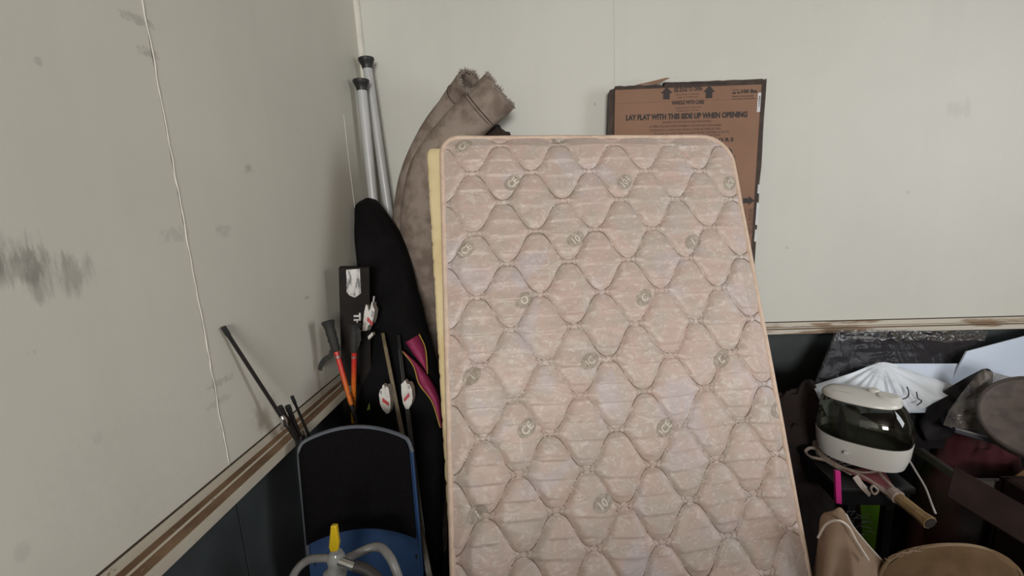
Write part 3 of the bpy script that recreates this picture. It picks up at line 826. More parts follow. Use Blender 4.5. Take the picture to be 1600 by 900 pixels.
va = at(526, 862, y=gy-.006); vb = at(521, 930, y=gy-.006)
d = (va-vb).normalized(); Lv = (va-vb).length
v_ = B().lathe(vb, d, [(.022, 0), (.022, Lv*.35), (.025, Lv*.42), (.025, Lv*.5), (.017, Lv*.56), (.0155, Lv*.72), (.0185, Lv*.78), (.0185, Lv*.90), (.014, Lv*.97), (.012, Lv)], 20).build('clear_valve', m_clear, tv)
B().tube([vb+d*Lv*.05, vb+d*Lv*.95], .0065, 12).build('valve_core', mat('grey_core', (.30, .30, .29), .4), v_)
lv = [(516, 864), (527, 862), (529, 850), (527, 838), (525, 822), (516, 822), (515, 836), (513, 856)]
b = B(); b.poly([at(x_, y_, y=gy-.022) for x_, y_ in lv], .013, FWD)
lvo = b.build('yellow_lever', m_ylw, tv, angle=20); md = lvo.modifiers.new('bev', 'BEVEL'); md.width = .003; md.segments = 3
B().tube([base+V((0, 0, -base.z)), vb], [.05, .02], 12).build('stem', m_hose, tv)
tv.location = V((base.x, base.y, 0))
for c_ in tv.children: c_.matrix_parent_inverse = Matrix.Translation(-tv.location)

# ------------------------------------------------------------------ flat cardboard box
m_card = mat('kraft_cardboard', (.255, .142, .095), .85, c2=(.225, .122, .08), scale=5, lo=.3, hi=.75, bump=.12, bscale=200)
m_cardedge = mat('dark_cardboard_edge', (.040, .026, .022), .8, c2=(.06, .04, .03), scale=30)
m_ink = mat('black_print_ink', (.030, .022, .020), .7)
m_ink2 = mat('faded_print_ink', (.085, .050, .036), .7)
m_sticker = mat('white_sticker', (.62, .62, .63), .5)
YX = 1.985
p0 = at(961, 139, y=YX); p1 = at(1192, 130, y=YX); p2r = img_line((1192, 130), (1183, 390), 1.90, .02)
u = (p1-p0).normalized(); vdn = p2r-p1; vdn = (vdn-u*vdn.dot(u)); HBX = vdn.length; vdn.normalize(); nb_ = u.cross(vdn)
if nb_.dot(p0-EYE) < 0: nb_ = -nb_
WB = (p1-p0).length
bx = thing('flat_carton', 'large flat brown cardboard carton with black print leaning on the back wall behind the mattress', 'box', p0+u*WB/2+vdn*HBX)
K = lambda s, t, d=-.0009: p0+u*s+vdn*t+nb_*d
T_ = .045
B().board(K(0, 0, 0), K(WB, 0, 0), K(0, HBX, 0), T_, .0015).build('front_face', m_card, bx)
# dark creased border: top strip torn at one place, right strip, left flange
b = B(); ed = []
k = 30
tp = [(WB*i/k, -.010-.003*noise.noise(V((i*.7, 0, 0)))-(0 if i < 10 else .006)) for i in range(k+1)]
tp.insert(10, (WB*.33, -.006)); tp.insert(11, (WB*.335, .002)); tp.insert(12, (WB*.345, -.018))
b.poly([K(s, t, -.001) for s, t in tp]+[K(WB, .004, -.001), K(0, .004, -.001)], .046, nb_).build('top_edge', m_cardedge, bx)
rt = [(WB-.004, -.012)]+[(WB+.013+.004*noise.noise(V((i*.9, 3, 0))), -.016+HBX*i/30) for i in range(31)]+[(WB-.004, HBX)]
B().poly([K(s, t, -.0012) for s, t in rt], .046, nb_).build('side_edge', m_cardedge, bx)
B().poly([K(s, t, .006) for s, t in [(-.024, .012), (-.020, .002), (.0, -.004), (.0, HBX), (-.016, HBX), (-.018, .3), (-.026, .2)]], .03, nb_).build('side_edge', m_cardedge, bx)
B().poly([K(s, t, .004) for s, t in [(.075, -.012), (.13, -.022), (.2, -.036), (.215, -.034), (.205, -.030), (.165, -.014)]], .002, nb_).build('torn_flap', m_card, bx)
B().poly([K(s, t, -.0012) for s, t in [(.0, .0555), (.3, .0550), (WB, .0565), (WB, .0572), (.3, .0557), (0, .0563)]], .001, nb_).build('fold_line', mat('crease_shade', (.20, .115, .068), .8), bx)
def pk(px, py):
    q = onplane(px, py, p0, nb_)-p0; return q.dot(u), q.dot(vdn)
U_, D_ = u, -vdn
def line(s, l, r, h, m, nm='lettering', bold=.03, rot=False):
    """text whose baseline runs from picture point l to r"""
    a_, b_ = pk(*l), pk(*r); b = B()
    A_, Bq = K(*a_), K(*b_); dx = (Bq-A_); L_ = dx.length; dx.normalize(); up = -nb_.cross(dx)
    if (up.dot(-vdn) < 0) and not rot: up = -up
    if rot: up = dx.cross(-nb_); up = up if up.dot(u) > 0 else -up
    lettering(b, s, A_, dx, up, h, width=L_, bold=bold); return b.build(nm, m, bx, orient=False)
PXM = 2.05/FPX*.985
line('SEE EDGE TO OPEN', (1053, 144), (1097, 141.5), .0160, m_ink, bold=.03)
line('UNTIL READY TO INSTALL', (1056, 149.5), (1093, 147.5), .0055, m_ink2, bold=0)
line('OPEN AT OTHER EDGE', (1058, 153.8), (1091, 152), .0055, m_ink2, bold=0)
line('HANDLE WITH CARE', (1050, 163.5), (1100, 162), .0155, m_ink, bold=.04)
line('MANIPULER AVEC PRECAUTION', (1055, 170), (1096, 168.3), .0055, m_ink2, bold=0)
line('MANEJAR CON CUIDADO', (1057, 174.5), (1092, 173), .0055, m_ink2, bold=0)
line('LAY FLAT WITH THIS SIDE UP WHEN OPENING', (978, 188), (1167.5, 182.5), .0205, m_ink, bold=.055)
line('SEE INSIDE FOR LOCATION CLOSING INSTRUCTIONS', (1035, 192.8), (1111, 190.6), .0075, m_ink2, bold=.01)
line('AL ABRIR, COLOQUE HORIZONTALMENTE CON ESTE LADO HACIA ARRIBA', (1015, 199.5), (1127, 196.8), .0082, m_ink2, bold=.01)
line('CONSULTAR EL LATERAL PARA INSTRUCCIONES DE CIERRE DE TAPA', (1015, 205.5), (1126, 202.5), .0082, m_ink2, bold=.01)
line('PLACER CE COTE VERS LE HAUT POUR OUVRIR LA BOITE', (1022, 211), (1139, 207.3), .0082, m_ink2, bold=.01)
line('VOIR AU DOS', (1095, 213.5), (1125, 212.5), .0082, m_ink2, bold=.01)
line('D O O R S', (1102, 222.5), (1146, 220.5), .014, m_ink, bold=.05)
line('n', (1117, 247), (1144, 246), .052, m_ink, bold=.09)
line('®', (1145, 246), (1149, 246), .008, m_ink, bold=0)
line('up to', (1144, 146.5), (1157, 146), .0085, m_ink, bold=.05)
line('HOLDS', (1144, 142), (1156, 141.6), .0045, m_ink, bold=.01)
line('100 lbs.', (1158, 145.6), (1184, 144.6), .0135, m_ink, bold=.05)
line('Evenly distributed', (1144, 152), (1177, 150.6), .0065, m_ink2, bold=.02)
line('Carga bien distribuida', (1144, 156), (1179, 154.6), .0065, m_ink2, bold=.02)
line('SEE EDGE TO OPEN', (1170.5, 326), (1168.5, 366), .0150, m_ink2, bold=.02, rot=True)
line('UNTIL READY', (1164, 327), (1163, 352), .0055, m_ink2, bold=0, rot=True)
def arrow(px, py, w_, h_, turn=0):
    s, t = pk(px, py)
    P = [(-.5, .02), (0, -.5), (.5, .02), (.28, .02), (.28, .5), (-.28, .5), (-.28, .02)]
    if turn: P = [(-y_, x_) for x_, y_ in P]
    B().poly([K(s+a_*w_, t+b_*h_) for a_, b_ in P], .0005, nb_).build('printed_arrow', m_ink, bx)
arrow(1041.5, 145.5, .045, .048); arrow(1108, 143.5, .045, .048); arrow(1170, 313.5, .045, .036, 1)
s, t = pk(1186.3, 160)
st_ = B().poly([K(s-.007, t-.036), K(s+.007, t-.036), K(s+.0065, t+.036), K(s-.0075, t+.036)], .0005, nb_).build('sticker', m_sticker, bx)
b = B(); lettering(b, 'MADE IN 4', K(s-.003, t-.024, -.0016), vdn, u, .006, width=.04, bold=.02); b.build('sticker_print', m_ink, st_, orient=False)
for y0_, y1_ in ((288, 303), (316, 352), (358, 378)):
    a_ = pk(1187.5, y0_); c_ = pk(1187, y1_)
    B().poly([K(WB+.006, a_[1], -.0022), K(WB+.016, a_[1]+.004, -.0022), K(WB+.015, c_[1], -.0022), K(WB+.005, c_[1]-.003, -.0022)], .001, nb_).build('sticker', m_sticker, bx)

# ------------------------------------------------------------------ boards and plastic at the back wall
m_blackwrap = mat('black_board', (.014, .012, .014), .6, c2=(.020, .018, .021), scale=14, spec=.15)
n = N('glossy_film'); m_film = smoke('glossy_clear_film', (.9, .9, .92), ior=1.4, rough=.14, bump=.5, bscale=11, gain=.07)
m_crump = smoke('crumpled_clear_film', (.88, .88, .9), ior=1.45, rough=.16, bump=.5, bscale=20, gain=.38)
m_film2 = smoke('milky_plastic_bag', (.80, .82, .84), ior=1.4, rough=.22, milky=.95, mcol=(.70, .74, .80), bump=.8, bscale=22, gain=.6)
m_wboard = mat('bluish_lit_foam_board', (.55, .62, .74), .6, c2=(.50, .57, .69), scale=4)  # white boards; bluish window light is put into the base colour
q0 = at(1309, 519, y=1.90); q1 = at(1530, 521, y=1.965); uu = (q1-q0); q2 = at(1235, 700, y=1.66)
pkg = thing('wrapped_board', 'flat black board sealed in glossy clear film leaning under the wall ledge', 'board', q2)
B().board(q0, q1, q2, .022, 0).build('board', m_blackwrap, pkg)
uu_n = uu.normalized(); vv = (q2-q0); vl = vv.length; vv.normalize(); qn = uu_n.cross(vv)
if qn.dot(q0-EYE) < 0: qn = -qn
def film(i, j):
    s = -.012+i*(uu.length+.024); t = -.004+j*vl*.75
    h = -.007-.005*abs(noise.noise(V((s*9, t*26, 1))))-.003*noise.noise(V((s*34, t*30, 2)))*max(0, 1-t/.09)-.003*noise.noise(V((s*8+t*20, 0, 2)))
    return q0+uu_n*s+vv*t+qn*h
B().grid(film, 110, 50).build('film_wrap', m_film, pkg, angle=180)
def crumple(i, j):
    s_ = -.012+i*(uu.length+.03); t_ = -.008+j*(.05+.03*noise.noise(V((i*6, 2, 2))))
    return q0+uu_n*s_+vv*t_+qn*(-.017-.012*abs(noise.noise(V((s_*15, t_*45, 1))))-.004*noise.noise(V((s_*40, t_*60, 2))))
B().grid(crumple, 150, 16).build('crumpled_film_edge', m_crump, pkg, angle=180)
P_ = lambda px, py, d: onplane(px, py, q0-qn*0+qn*d, qn)
# white board in front of it
w0 = P_(1378, 568, -.045); w1 = P_(1497, 568, -.045); wu = (w1-w0).normalized(); w2 = w0+vv*.22
wbd = B().board(w0, w1, w2, .008, .001).build('small_board', m_wboard)
tag(wbd, 'small white board leaning on the film wrapped black board', 'board')
# plastic bag draped over it
outl = [[(1268, 598), (1322, 578), (1381, 566), (1381, 567)], ]
def drape(i, j):
    top = spline([V((1270, 602, 0)), V((1330, 583, 0)), V((1379, 566, 0)), V((1420, 578, 0)), V((1470, 595, 0)), V((1503, 607, 0))], 10)
    bot = spline([V((1292, 650, 0)), V((1330, 650, 0)), V((1372, 640, 0)), V((1410, 642, 0)), V((1438, 640, 0)), V((1462, 628, 0))], 10)
    k = i*(len(top)-1); a_ = top[min(int(k), len(top)-1)].lerp(top[min(int(k)+1, len(top)-1)], k-int(k)); b_ = bot[min(int(k), len(bot)-1)].lerp(bot[min(int(k)+1, len(bot)-1)], k-int(k))
    p = a_.lerp(b_, j)
    # pleats radiating from the apex
    dx, dy = p.x-1379, p.y-566; ang = math.atan2(dy, dx); rad = math.hypot(dx, dy)
    pl = .009*noise.noise(V((ang*9, rad*.008, 0)))+.006*math.sin(ang*26+rad*.02)*min(1, rad/60)
    return P_(p.x, p.y, -.075-.03*j+pl-.05*math.sin(PI*j)*.6)
pb = B().grid(drape, 90, 40).build('plastic_bag', m_film2, angle=180)
tag(pb, 'crumpled milky plastic bag with dark squiggle print draped over the small white board', 'plastic bag')
for pts in ([(1417, 604), (1420, 614), (1417, 621), (1405, 625)], [(1432, 612), (1434, 622), (1440, 627), (1433, 633)]):
    B().tube([P_(p.x, p.y, -.155) for p in spline([V((*q, 0)) for q in pts], 8)], .0022, 6).build('printed_squiggle', m_ink, pb)
# large white board at the right
r0_ = at(1511, 549, y=1.86); r1_ = at(1640, 515, y=1.95); ru = (r1_-r0_).normalized()
r2_ = at(1458, 648, y=1.77)
rb = B().board(r0_, r0_+ru*.62, r2_, .006, 0).build('white_board', m_wboard)
tag(rb, 'large white board leaning tilted to the right of the film wrapped black board', 'board')

# clear bag holding a round drum, on a dark folder
m_bagclear = smoke('hazy_bag', (.66, .62, .58), ior=1.4, rough=.2, milky=.75, mcol=(.30, .265, .24), bump=.9, bscale=20)
m_drum = mat('mottled_brown_disc', (.10, .075, .065), .7, c2=(.065, .05, .045), scale=30, bump=.3, bscale=60)
dc = at(1622, 652, y=1.47); dn_ = (EYE-dc).normalized(); dn_ = (dn_+V((.1, 0, .45))).normalized()
dr = thing('round_drum', 'round brownish disc with raised dark rim lying on the hazy plastic bag', 'disc', dc-V((0, 0, .12)))
B().lathe(dc-dn_*.05, dn_, [(.128, 0), (.136, .02), (.136, .045), (.130, .052), (.122, .048), (.05, .05), (.002, .052)], 44).build('disc', m_drum, dr)
xo = dn_.orthogonal().normalized(); yo = dn_.cross(xo)
B().tube([dc+(xo*math.cos(a_)+yo*math.sin(a_))*.133 for a_ in [2*PI*k/48 for k in range(49)]], .006, 8, False).build('rim', mat('dark_rim', (.05, .038, .033), .5), dr)
def hazy(i, j):
    top = spline([V((1482, 642, 0)), V((1506, 610, 0)), V((1534, 578, 0)), V((1545, 580, 0)), V((1585, 590, 0)), V((1640, 600, 0))], 10)
    bot = spline([V((1474, 664, 0)), V((1500, 672, 0)), V((1540, 684, 0)), V((1570, 690, 0)), V((1600, 700, 0)), V((1650, 712, 0))], 10)
    k = i*(len(top)-1); a_ = top[min(int(k), len(top)-1)].lerp(top[min(int(k)+1, len(top)-1)], k-int(k)); b_ = bot[min(int(k), len(bot)-1)].lerp(bot[min(int(k)+1, len(bot)-1)], k-int(k))
    p = a_.lerp(b_, j); w_ = .02*noise.noise(V((p.x*.03, p.y*.05, 0)))+.008*noise.noise(V((p.x*.1, p.y*.12, 4)))
    return at(p.x, p.y, y=1.66-.05*math.sin(PI*min(1, j*.9+.05))*min(1, i*3)-.06*j+w_*.8)
hb = B().grid(hazy, 70, 40).build('clear_bag', m_bagclear, angle=180)
tag(hb, 'hazy crumpled plastic bag behind the round disc, on top of the navy folder', 'plastic bag')

def fold_fn(i, j):
    top = spline([V((1436, 662, 0)), V((1462, 622, 0)), V((1492, 600, 0)), V((1536, 577, 0)), V((1550, 582, 0))], 8)
    bot = spline([V((1448, 690, 0)), V((1475, 685, 0)), V((1500, 672, 0)), V((1530, 650, 0)), V((1550, 630, 0))], 8)
    k = i*(len(top)-1); k0 = min(int(k), len(top)-2); a_ = top[k0].lerp(top[k0+1], k-k0); b_ = bot[k0].lerp(bot[k0+1], k-k0); p = a_.lerp(b_, j)
    return at(p.x, p.y, y=1.74-.03*j-.02*math.sin(PI*j)+.012*noise.noise(V((p.x*.05, p.y*.06, 9))))
dk = B().grid(fold_fn, 40, 20).build('black_cloth', mat('black_cloth', (.012, .010, .013), .85, c2=(.018, .015, .018), scale=20), angle=180, solid=.004)
tag(dk, 'black crumpled cloth wedged between the tilted white board and the hazy bag', 'cloth')
m_navy = mat('navy_card', (.012, .014, .028), .5, c2=(.016, .018, .034), scale=8)
m_foldedge = mat('lit_folder_edge', (.28, .27, .28), .6)
fo = thing('navy_folder', 'large dark navy folder lying tilted under the clear bag with the disc', 'folder', at(1530, 690, y=1.6))
g0 = at(1493, 668, y=1.58); g1 = at(1640, 708, y=1.46); g2 = at(1440, 634, y=1.86)
b = B(); b.board(g0, g1, g0+(g2-g0), .02, .003); b.build('cover', m_navy, fo)
B().tube([g0-V((0, 0, .003)), g1-V((0, 0, .003))], .003, 6).build('lit_edge', m_foldedge, fo)  # light catching the cover's edge, drawn as a pale line

# ------------------------------------------------------------------ heaps, boxes under and behind
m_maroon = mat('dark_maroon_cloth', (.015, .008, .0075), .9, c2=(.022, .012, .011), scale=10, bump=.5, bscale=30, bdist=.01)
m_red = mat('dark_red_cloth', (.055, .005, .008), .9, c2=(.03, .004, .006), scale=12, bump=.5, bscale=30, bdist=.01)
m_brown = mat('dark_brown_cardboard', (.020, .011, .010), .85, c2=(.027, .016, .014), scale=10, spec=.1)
m_tan = mat('orange_tan_cardboard', (.29, .145, .055), .8, c2=(.24, .12, .045), scale=10)
def heap(nm, c, rx, ry, h, m, label, cat, seed, z0=0.0):
    def fn(i, j):
        a = 2*PI*i; r = 1-j
        q = V((math.cos(a)*r, math.sin(a)*r, 0))
        prof_ = (1-r**3.2)
        f = 1+.22*noise.noise(q*2+V((seed, 0, 0)))
        fold = .10*noise.noise(V((q.x*4+q.y*3, q.y*2-q.x, seed+4)))+.05*noise.noise(q*9+V((0, seed, 0)))
        return V((c[0]+q.x*rx*f, c[1]+q.y*ry*f, max(0, z0+h*prof_*(1+fold))))
    b = B().grid(fn, 72, 30)
    o = b.build(nm, m, angle=180); return tag(o, label, cat)
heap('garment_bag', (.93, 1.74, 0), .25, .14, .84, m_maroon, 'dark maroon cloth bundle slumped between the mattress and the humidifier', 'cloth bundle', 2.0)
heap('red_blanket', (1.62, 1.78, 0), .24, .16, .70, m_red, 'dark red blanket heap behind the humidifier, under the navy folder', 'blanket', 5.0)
# brown carton with an open flap
bc = thing('brown_carton', 'dark brown open carton at the right edge behind the canvas sack', 'box', (1.73, 1.37, 0))
z1 = .62
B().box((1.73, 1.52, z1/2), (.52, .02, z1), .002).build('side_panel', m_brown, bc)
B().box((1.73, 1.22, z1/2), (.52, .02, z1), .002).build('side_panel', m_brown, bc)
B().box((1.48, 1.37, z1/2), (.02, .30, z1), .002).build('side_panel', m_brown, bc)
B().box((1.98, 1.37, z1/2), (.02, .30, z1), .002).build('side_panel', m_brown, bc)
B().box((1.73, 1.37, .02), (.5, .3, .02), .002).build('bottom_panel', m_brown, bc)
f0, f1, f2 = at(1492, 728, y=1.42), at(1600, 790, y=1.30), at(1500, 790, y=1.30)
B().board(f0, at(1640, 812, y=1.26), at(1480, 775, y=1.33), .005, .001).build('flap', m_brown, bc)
tn = thing('tan_carton', 'orange tan cardboard carton corner inside the pile at the right edge', 'box', (1.85, 1.72, 0))
t0_ = at(1560, 762, y=1.62); t1_ = at(1660, 700, y=1.60)
B().board(at(1558, 764, y=1.60), at(1640, 706, y=1.62), at(1600, 800, y=1.56), .008, .001).build('flap', m_tan, tn)
B().box((1.95, 1.70, .24), (.34, .10, .48), .004).build('body', m_tan, tn)
m_tub = smoke('clear_tub_plastic', (.75, .74, .73), ior=1.45, rough=.15, milky=.08, mcol=(.4, .39, .38), gain=.35)
tu = thing('clear_tub', 'clear plastic storage tub with thick pale lip behind the dark brown carton', 'tub', (1.62, 1.6, 0))
ta = at(1476, 750, y=1.55); tbb = at(1532, 740, y=1.70)
def rrect(cx, cy_, hx, hy, z, r=.04, k=6):
    o_ = []
    for qx, qy, a0 in ((1, 1, 0), (-1, 1, PI/2), (-1, -1, PI), (1, -1, 1.5*PI)):
        for i in range(k+1):
            a_ = a0+PI/2*i/k; o_.append(V((cx+qx*(hx-r)+r*math.cos(a_), cy_+qy*(hy-r)+r*math.sin(a_), z)))
    return o_
tcx, tcy, tz = ta.x+.25, ta.y+.14, ta.z
B().rings([rrect(tcx, tcy, .15, .11, .0), rrect(tcx, tcy, .17, .13, tz-.02)], True, False).build('tub_wall', m_tub, tu, angle=40)
B().rings([rrect(tcx, tcy, .170, .130, tz-.03), rrect(tcx, tcy, .185, .145, tz-.028), rrect(tcx, tcy, .185, .145, tz), rrect(tcx, tcy, .168, .128, tz), rrect(tcx, tcy, .165, .125, tz-.03)], False, False).build('lip', mat('pale_tub_lip', (.13, .115, .11), .35), tu, angle=40)

# ------------------------------------------------------------------ black stool with rackets and humidifier on top
m_stool = mat('black_plastic', (.007, .007, .008), .4)
sc0 = (1.075, 1.555); ZS = .655
so = thing('black_stool', 'small black stool under the racket and the humidifier', 'stool', (sc0[0], sc0[1], 0))
fl, fr_ = at(1326, 800, y=1.45), at(1389, 800, y=1.42)
mx_, my_ = (fl.x+fr_.x)/2, 1.535
B().box((mx_, my_, ZS-.012), (.235, .26, .024), .008).build('top', m_stool, so)
for bx_, by_ in ((fl.x, 1.45), (fr_.x, 1.43), (fl.x*1.63/1.45, 1.63), (fr_.x*1.63/1.43, 1.63)):
    B().tube([(bx_, by_, ZS-.02), (bx_, by_, 0)], .018, 4, up=V((1, 1, 0))).build('leg', m_stool, so)
B().box((mx_, 1.425, ZS-.045), (.215, .02, .05), .004).build('apron', m_stool, so)
B().box((mx_, 1.645, ZS-.045), (.215, .02, .05), .004).build('apron', m_stool, so)
for sx in (-1, 1): B().box((mx_+sx*.10, 1.535, ZS-.045), (.02, .21, .05), .004).build('apron', m_stool, so)
m_lime = mat('lime_green_plastic', (.26, .60, .045), .45, c2=(.20, .50, .03), scale=8)
lb_ = thing('lime_bin', 'lime green bin standing behind the legs of the black stool', 'bin', (1.14, 1.82, 0))
B().rings([rrect(1.16, 1.84, .15, .09, .0), rrect(1.16, 1.84, .17, .10, .56), rrect(1.16, 1.84, .18, .11, .56), rrect(1.16, 1.84, .18, .11, .58), rrect(1.16, 1.84, .165, .095, .58), rrect(1.16, 1.84, .15, .085, .05)], True, True).build('bin_wall', m_lime, lb_, angle=40)
m_hot = mat('hot_pink_plastic', (.55, .03, .22), .4)
ps = B().board(at(1305, 736, y=1.41), at(1314, 737, y=1.41), at(1307, 787, y=1.40), .012, .002).build('pink_strip', m_hot)
tag(ps, 'narrow hot pink strip hanging upright left of the black stool', 'strip')
b = B(); b.tube(spline([at(1275, 705, y=1.6), at(1282, 742, y=1.55), at(1296, 765, y=1.5), at(1310, 778, y=1.48)], 8), .004, 8)
tag(b.build('hanging_cable', m_blk), 'black cable hanging in a curve left of the hot pink strip', 'cable')

# rackets
m_fr = mat('cream_racket_frame', (.36, .30, .26), .45, c2=(.28, .22, .19), scale=40)
m_throat = mat('burgundy_racket_film', (.17, .045, .055), .3, c2=(.22, .08, .085), scale=20)
m_wood = mat('tan_wrapped_grip', (.30, .20, .09), .7, c2=(.22, .145, .065), scale=30, bump=.4, bscale=90)
m_gut = mat('racket_string', (.35, .30, .28), .5)
def racket(h0, h1, z, zh, hw, label, grip=True, sweep=1.0):
    """head end h0 and butt h1 as picture points, z = height of head, zh = height of the butt"""
    a = at(*h0, z=z); e = at(*h1, z=zh); ax = (e-a); L_ = ax.length; ax.normalize(); sd = ax.cross(V((0, 0, 1))).normalized(); nz = sd.cross(ax)
    o = thing('racket', label, 'racket', (a+e)/2)
    HL = .225
    loop = [a+ax*(HL/2-HL/2*math.cos(t))+sd*(hw*math.sin(t)*(1-.10*math.cos(t))) for t in [2*PI*k/56 for k in range(57)]]
    B().tube(loop, .0075, 8, False, 1.3).build('frame', m_fr, o)
    b = B()
    for k in range(-7, 8):
        s_ = k*.014
        if abs(s_) < hw*.96:
            c_ = math.sqrt(1-(s_/hw)**2)*HL/2; b.tube([a+ax*(HL/2-c_)+sd*s_, a+ax*(HL/2+c_)+sd*s_], .0007, 4)
    for k in range(-10, 11):
        t_ = k*.015; c_ = math.sqrt(max(0, 1-(t_/(HL/2))**2))*hw; b.tube([a+ax*(HL/2+t_)-sd*c_, a+ax*(HL/2+t_)+sd*c_], .0007, 4)
    st2 = b.build('strings', m_gut, o); 
    p = a+ax*(HL*.93)
    j = a+ax*(HL+.115)
    for sg in (-1, 1): B().tube(spline([a+ax*(HL*.88)+sd*sg*hw*.62, a+ax*(HL+.02)+sd*sg*hw*.36, j+sd*sg*.012], 8), .0075, 8).build('throat', m_fr, o)
    b = B(); b.grid(lambda i, q: a+ax*(HL*.86+q*(HL*.14+.105))+sd*((i*2-1)*(hw*.72*(1-q)**1.1+.012))+nz*.003*math.sin(PI*i), 10, 10).build('throat_cover', m_throat, o, solid=.003)
    g0_ = j-ax*.01
    rot = []
    for k in range(12):
        t = k/11; rr = .0165 if .1 < t < .9 else (.019 if t >= .9 else .0175)
        rot.append(g0_.lerp(e, t))
    B().tube(rot, [.0195]+[.0165]*8+[.0175, .0195, .0205], 8, True, .85).build('grip', m_wood, o)
    B().tube([e-ax*.001, e+ax*.003], .0165, 8, True, .85).build('butt_cap', m_hose, o)
    B().tube([g0_-ax*.012, g0_+ax*.012], .021, 10).build('collar', m_fr, o)
    return a, ax, sd, L_
A_, AX, SD, LL = racket((1285, 683), (1453, 817), ZS+.018, ZS+.0, .078, 'cream framed racket with burgundy throat and tan grip under the humidifier')
m_strap = mat('cream_webbing', (.36, .30, .27), .8, c2=(.30, .25, .22), scale=60)
sp = thing('carry_strap', 'cream webbing strap looping out beside the racket head, its end hanging off the stool', 'strap', (1.0, 1.5, ZS))
def ribbon(pts, wd, nm, m=m_strap, k=10):
    P = spline(pts, k); R_ = []
    for i, p in enumerate(P):
        T = (P[min(i+1, len(P)-1)]-P[max(i-1, 0)]).normalized(); sd = T.cross(V((.2, -.6, .8))).normalized(); nn = sd.cross(T)
        R_.append([p+sd*wd+nn*.0012, p-sd*wd+nn*.0012, p-sd*wd-nn*.0012, p+sd*wd-nn*.0012])
    return B().rings(R_).build(nm, m, sp)
zs = ZS+.010
ribbon([at(1330, 742, z=zs), at(1308, 729, z=zs), at(1288, 719, z=zs), at(1268, 714, z=zs), at(1259, 706, z=zs), at(1266, 700, z=zs+.006), at(1282, 702, z=zs+.008)], .005, 'loop')
ribbon([at(1336, 744, y=1.425), at(1346, 758, y=1.41), at(1360, 772, y=1.40)], .012, 'hanging_end')
ribbon([at(1364, 758, y=1.392), at(1372, 766, y=1.388), at(1366, 772, y=1.39), at(1361, 764, y=1.392), at(1364, 758, y=1.392)], .003, 'buckle', m_fr)
wc = B().board(at(1306, 722, z=ZS+.001), at(1334, 740, z=ZS+.001), at(1318, 741, z=ZS-.004), .003, .0005).build('white_card', m_sticker)
tag(wc, 'small white card sticking out between the racket strap and the stool', 'card')

# humidifier
HXC, HYC, HZ = 1.030, 1.540, ZS+.032
m_wp = mat('white_glossy_plastic', (.62, .61, .58), .28, c2=(.60, .59, .56), scale=6)
m_tank = smoke('smoked_tank', (.36, .37, .335), ior=1.5, rough=.03)
hu = thing('humidifier', 'white humidifier with smoked clear tank and white lid, sitting on the racket', 'humidifier', (HXC, HYC, HZ))
HROT = Matrix.Rotation(math.radians(52), 3, 'Z')
def oval(hx, hy, z, ox=0, oy=0, p=.82, k=56, tilt=0):
    o_ = []
    for i in range(k):
        a_ = 2*PI*i/k; c_, s_ = math.cos(a_), math.sin(a_)
        q = V((math.copysign(abs(c_)**p, c_)*hx+ox, math.copysign(abs(s_)**p, s_)*hy+oy, 0)); q.z = z+tilt*q.y
        o_.append(HROT @ q+V((HXC, HYC, HZ)))
    return o_
HS = .86
_oval = oval
def oval(hx, hy, z, ox=0, oy=0, **k): return _oval(hx*.96, hy*HS, z, ox, oy*HS, **k)
B().rings([oval(.080, .125, 0), oval(.094, .140, .006), oval(.104, .152, .045), oval(.108, .156, .088), oval(.102, .150, .090), oval(.098, .146, .05)], True, True).build('base', m_wp, hu, angle=40)
B().rings([oval(.106, .154, .0885), oval(.108, .156, .10), oval(.106, .154, .13), oval(.099, .148, .165, 0, .004), oval(.087, .135, .195, .004, .012), oval(.075, .122, .212, .006, .018)], False, False).build('tank', m_tank, hu, angle=180)
B().rings([oval(.075, .122, .207, .006, .018), oval(.080, .128, .211, .006, .018), oval(.080, .128, .216, .006, .018), oval(.072, .118, .224, .006, .018), oval(.05, .09, .229, .006, .018), oval(.02, .04, .231, .006, .018)], True, True).build('lid', m_wp, hu, angle=50)
hp = lambda x_, y_, z_: HROT @ V((x_, y_, z_))+V((HXC, HYC, HZ))
B().rings([oval(.035, .04, .215, .01, -.065), oval(.036, .042, .228, .01, -.065), oval(.025, .03, .236, .01, -.065)], True, True).build('nozzle_ridge', m_wp, hu)
B().lathe(hp(.035, -.015, .226), (0, 0, 1), [(.018, 0), (.018, .008), (.014, .013), (.002, .014)], 20).build('mist_knob', m_wp, hu)
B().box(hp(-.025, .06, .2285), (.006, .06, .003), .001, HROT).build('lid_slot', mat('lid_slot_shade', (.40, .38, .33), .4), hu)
B().poly([hp(-.036, .018, .2275), hp(-.022, .024, .2275), hp(-.034, .038, .2275)], .003, V((0, 0, 1))).build('lid_latch', m_wp, hu)
B().box(hp(-.106, .03, .05), (.008, .013, .011), .002, HROT).build('button', m_wp, hu)
B().lathe(hp(0, .04, .06), (0, 0, 1), [(.03, 0), (.03, .10), (.02, .11)], 16).build('inner_float', mat('olive_inner_part', (.09, .095, .07), .5), hu)
B().rings([oval(.097, .145, .06), oval(.097, .145, .064)], True, True).build('inner_tray', mat('olive_inner_tray', (.16, .165, .13), .5), hu)
B().tube(spline([hp(.06, -.12, .012), at(1432, 738, y=1.43), at(1446, 762, y=1.36), at(1456, 788, y=1.30), at(1462, 803, y=1.28)], 10), .0028, 8).build('power_cord', mat('white_cord', (.45, .42, .40), .5), hu)

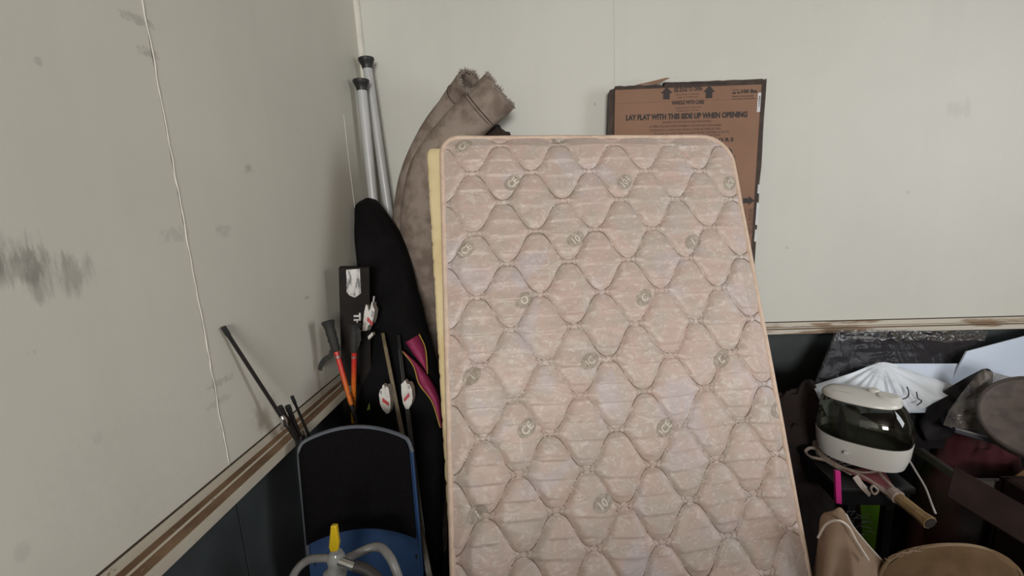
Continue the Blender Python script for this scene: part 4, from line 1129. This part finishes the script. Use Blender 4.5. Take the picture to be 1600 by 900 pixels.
# ------------------------------------------------------------------ canvas sack
m_canvas = mat('tan_canvas', (.29, .205, .145), .9, c2=(.24, .165, .115), scale=12, bump=.35, bscale=500, bdist=.001, spec=.1)
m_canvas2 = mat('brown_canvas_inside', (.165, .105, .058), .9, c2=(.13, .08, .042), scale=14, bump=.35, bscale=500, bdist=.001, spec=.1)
m_string = mat('white_drawstring', (.62, .55, .49), .7)
cv = thing('canvas_sack', 'tan canvas sack with open round mouth and white drawstring, beside the mattress bottom corner', 'sack', (.98, 1.02, 0))
rimpx = [(1372, 905), (1382, 884), (1400, 868), (1432, 857), (1480, 851), (1530, 855), (1568, 870), (1590, 890), (1600, 915)]
rim_f = spline([at(*q, y=1.16) for q in rimpx], 8)
rc = V((1.02, 1.0, .6)); 
near = [V((rc.x+(p.x-rc.x)*1.0, 2*.98-p.y+.02, p.z-.05)) for p in reversed(rim_f)]
loop = rim_f+[rim_f[-1].lerp(near[0], .5)+V((.04, 0, -.01))]+near+[near[-1].lerp(rim_f[0], .5)+V((-.04, 0, -.01))]
lc_ = sum(loop, V((0, 0, 0)))/len(loop)
R = []
for t, sc_2 in ((0, 1.0), (.15, 1.07), (.4, 1.1), (.75, 1.05), (1, .9)):
    R.append([V((lc_.x+(p.x-lc_.x)*sc_2+.01*noise.noise(p*8+V((t*4, 0, 0))), lc_.y+(p.y-lc_.y)*sc_2+.01*noise.noise(p*9+V((0, t*4, 0))), p.z*(1-t)+.004)) for p in loop])
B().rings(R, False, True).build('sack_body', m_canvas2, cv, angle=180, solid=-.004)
R = []
for t, sc_2 in ((0, .985), (.05, .95), (.10, .965), (.16, .9), (.25, .7), (.30, .3)):
    R.append([V((lc_.x+(p.x-lc_.x)*sc_2, lc_.y+(p.y-lc_.y)*sc_2, p.z-t*.5+.016*noise.noise(p*11+V((t*20, 0, 0))))) for p in loop])
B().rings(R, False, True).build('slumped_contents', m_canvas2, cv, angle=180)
B().tube(loop+[loop[0]], .0045, 8, False).build('rim_cord', mat('tan_rim_binding', (.25, .175, .10), .8), cv)
# upright flap
def flap(i, j):
    top = spline([V((1279, 838, 0)), V((1283, 806, 0)), V((1300, 798, 0)), V((1316, 795, 0)), V((1332, 822, 0)), V((1360, 856, 0)), V((1392, 890, 0))], 8)
    bot = spline([V((1262, 960, 0)), V((1275, 960, 0)), V((1300, 960, 0)), V((1325, 960, 0)), V((1350, 960, 0)), V((1375, 960, 0)), V((1402, 960, 0))], 8)
    k = i*(len(top)-1); k0 = min(int(k), len(top)-2); a_ = top[k0].lerp(top[k0+1], k-k0); b_ = bot[k0].lerp(bot[k0+1], k-k0)
    p = a_.lerp(b_, j)
    y_ = 1.20-.10*math.sin(PI*i)*.9+.022*math.sin(i*15+j*2)*j-.03*j
    return at(p.x, p.y, y=y_)
B().grid(flap, 60, 24).build('upright_flap', m_canvas, cv, angle=180, solid=.003)
B().tube([p for p in spline([at(1278, 840, y=1.14), at(1290, 820, y=1.11), at(1308, 813, y=1.085), at(1325, 822, y=1.08), at(1338, 845, y=1.085), at(1357, 875, y=1.10)], 10)], .0028, 8).build('drawstring', m_string, cv)
B().tube([flap(k/30, 0) for k in range(17, 31)], .0025, 6).build('hem', m_string, cv)
b = B()
for k in range(9):
    x0 = 1380+k*5; pts = [V((x0+random.uniform(-3, 3)+i*9, 876-k*1.6-i*3+random.uniform(-4, 4), 0)) for i in range(4)]
    b.tube([at(p.x, p.y, y=1.15) for p in spline(pts, 5)], .0012, 5)
o = b.build('frayed_threads', m_canvas, cv); o['kind'] = 'stuff'
b = B()
for k in range(26):
    p = at(1338+random.uniform(-15, 18), 812+random.uniform(-14, 26), y=1.25); d_ = V((random.uniform(-1, 1), random.uniform(-.3, .3), random.uniform(-.6, .4)))*.03
    b.tube([p, p+d_*.5+V((0, 0, .004)), p+d_], .0008, 4)
o = b.build('grey_fringe', mat('grey_fibre', (.03, .033, .033), .9), cv); o['kind'] = 'stuff'
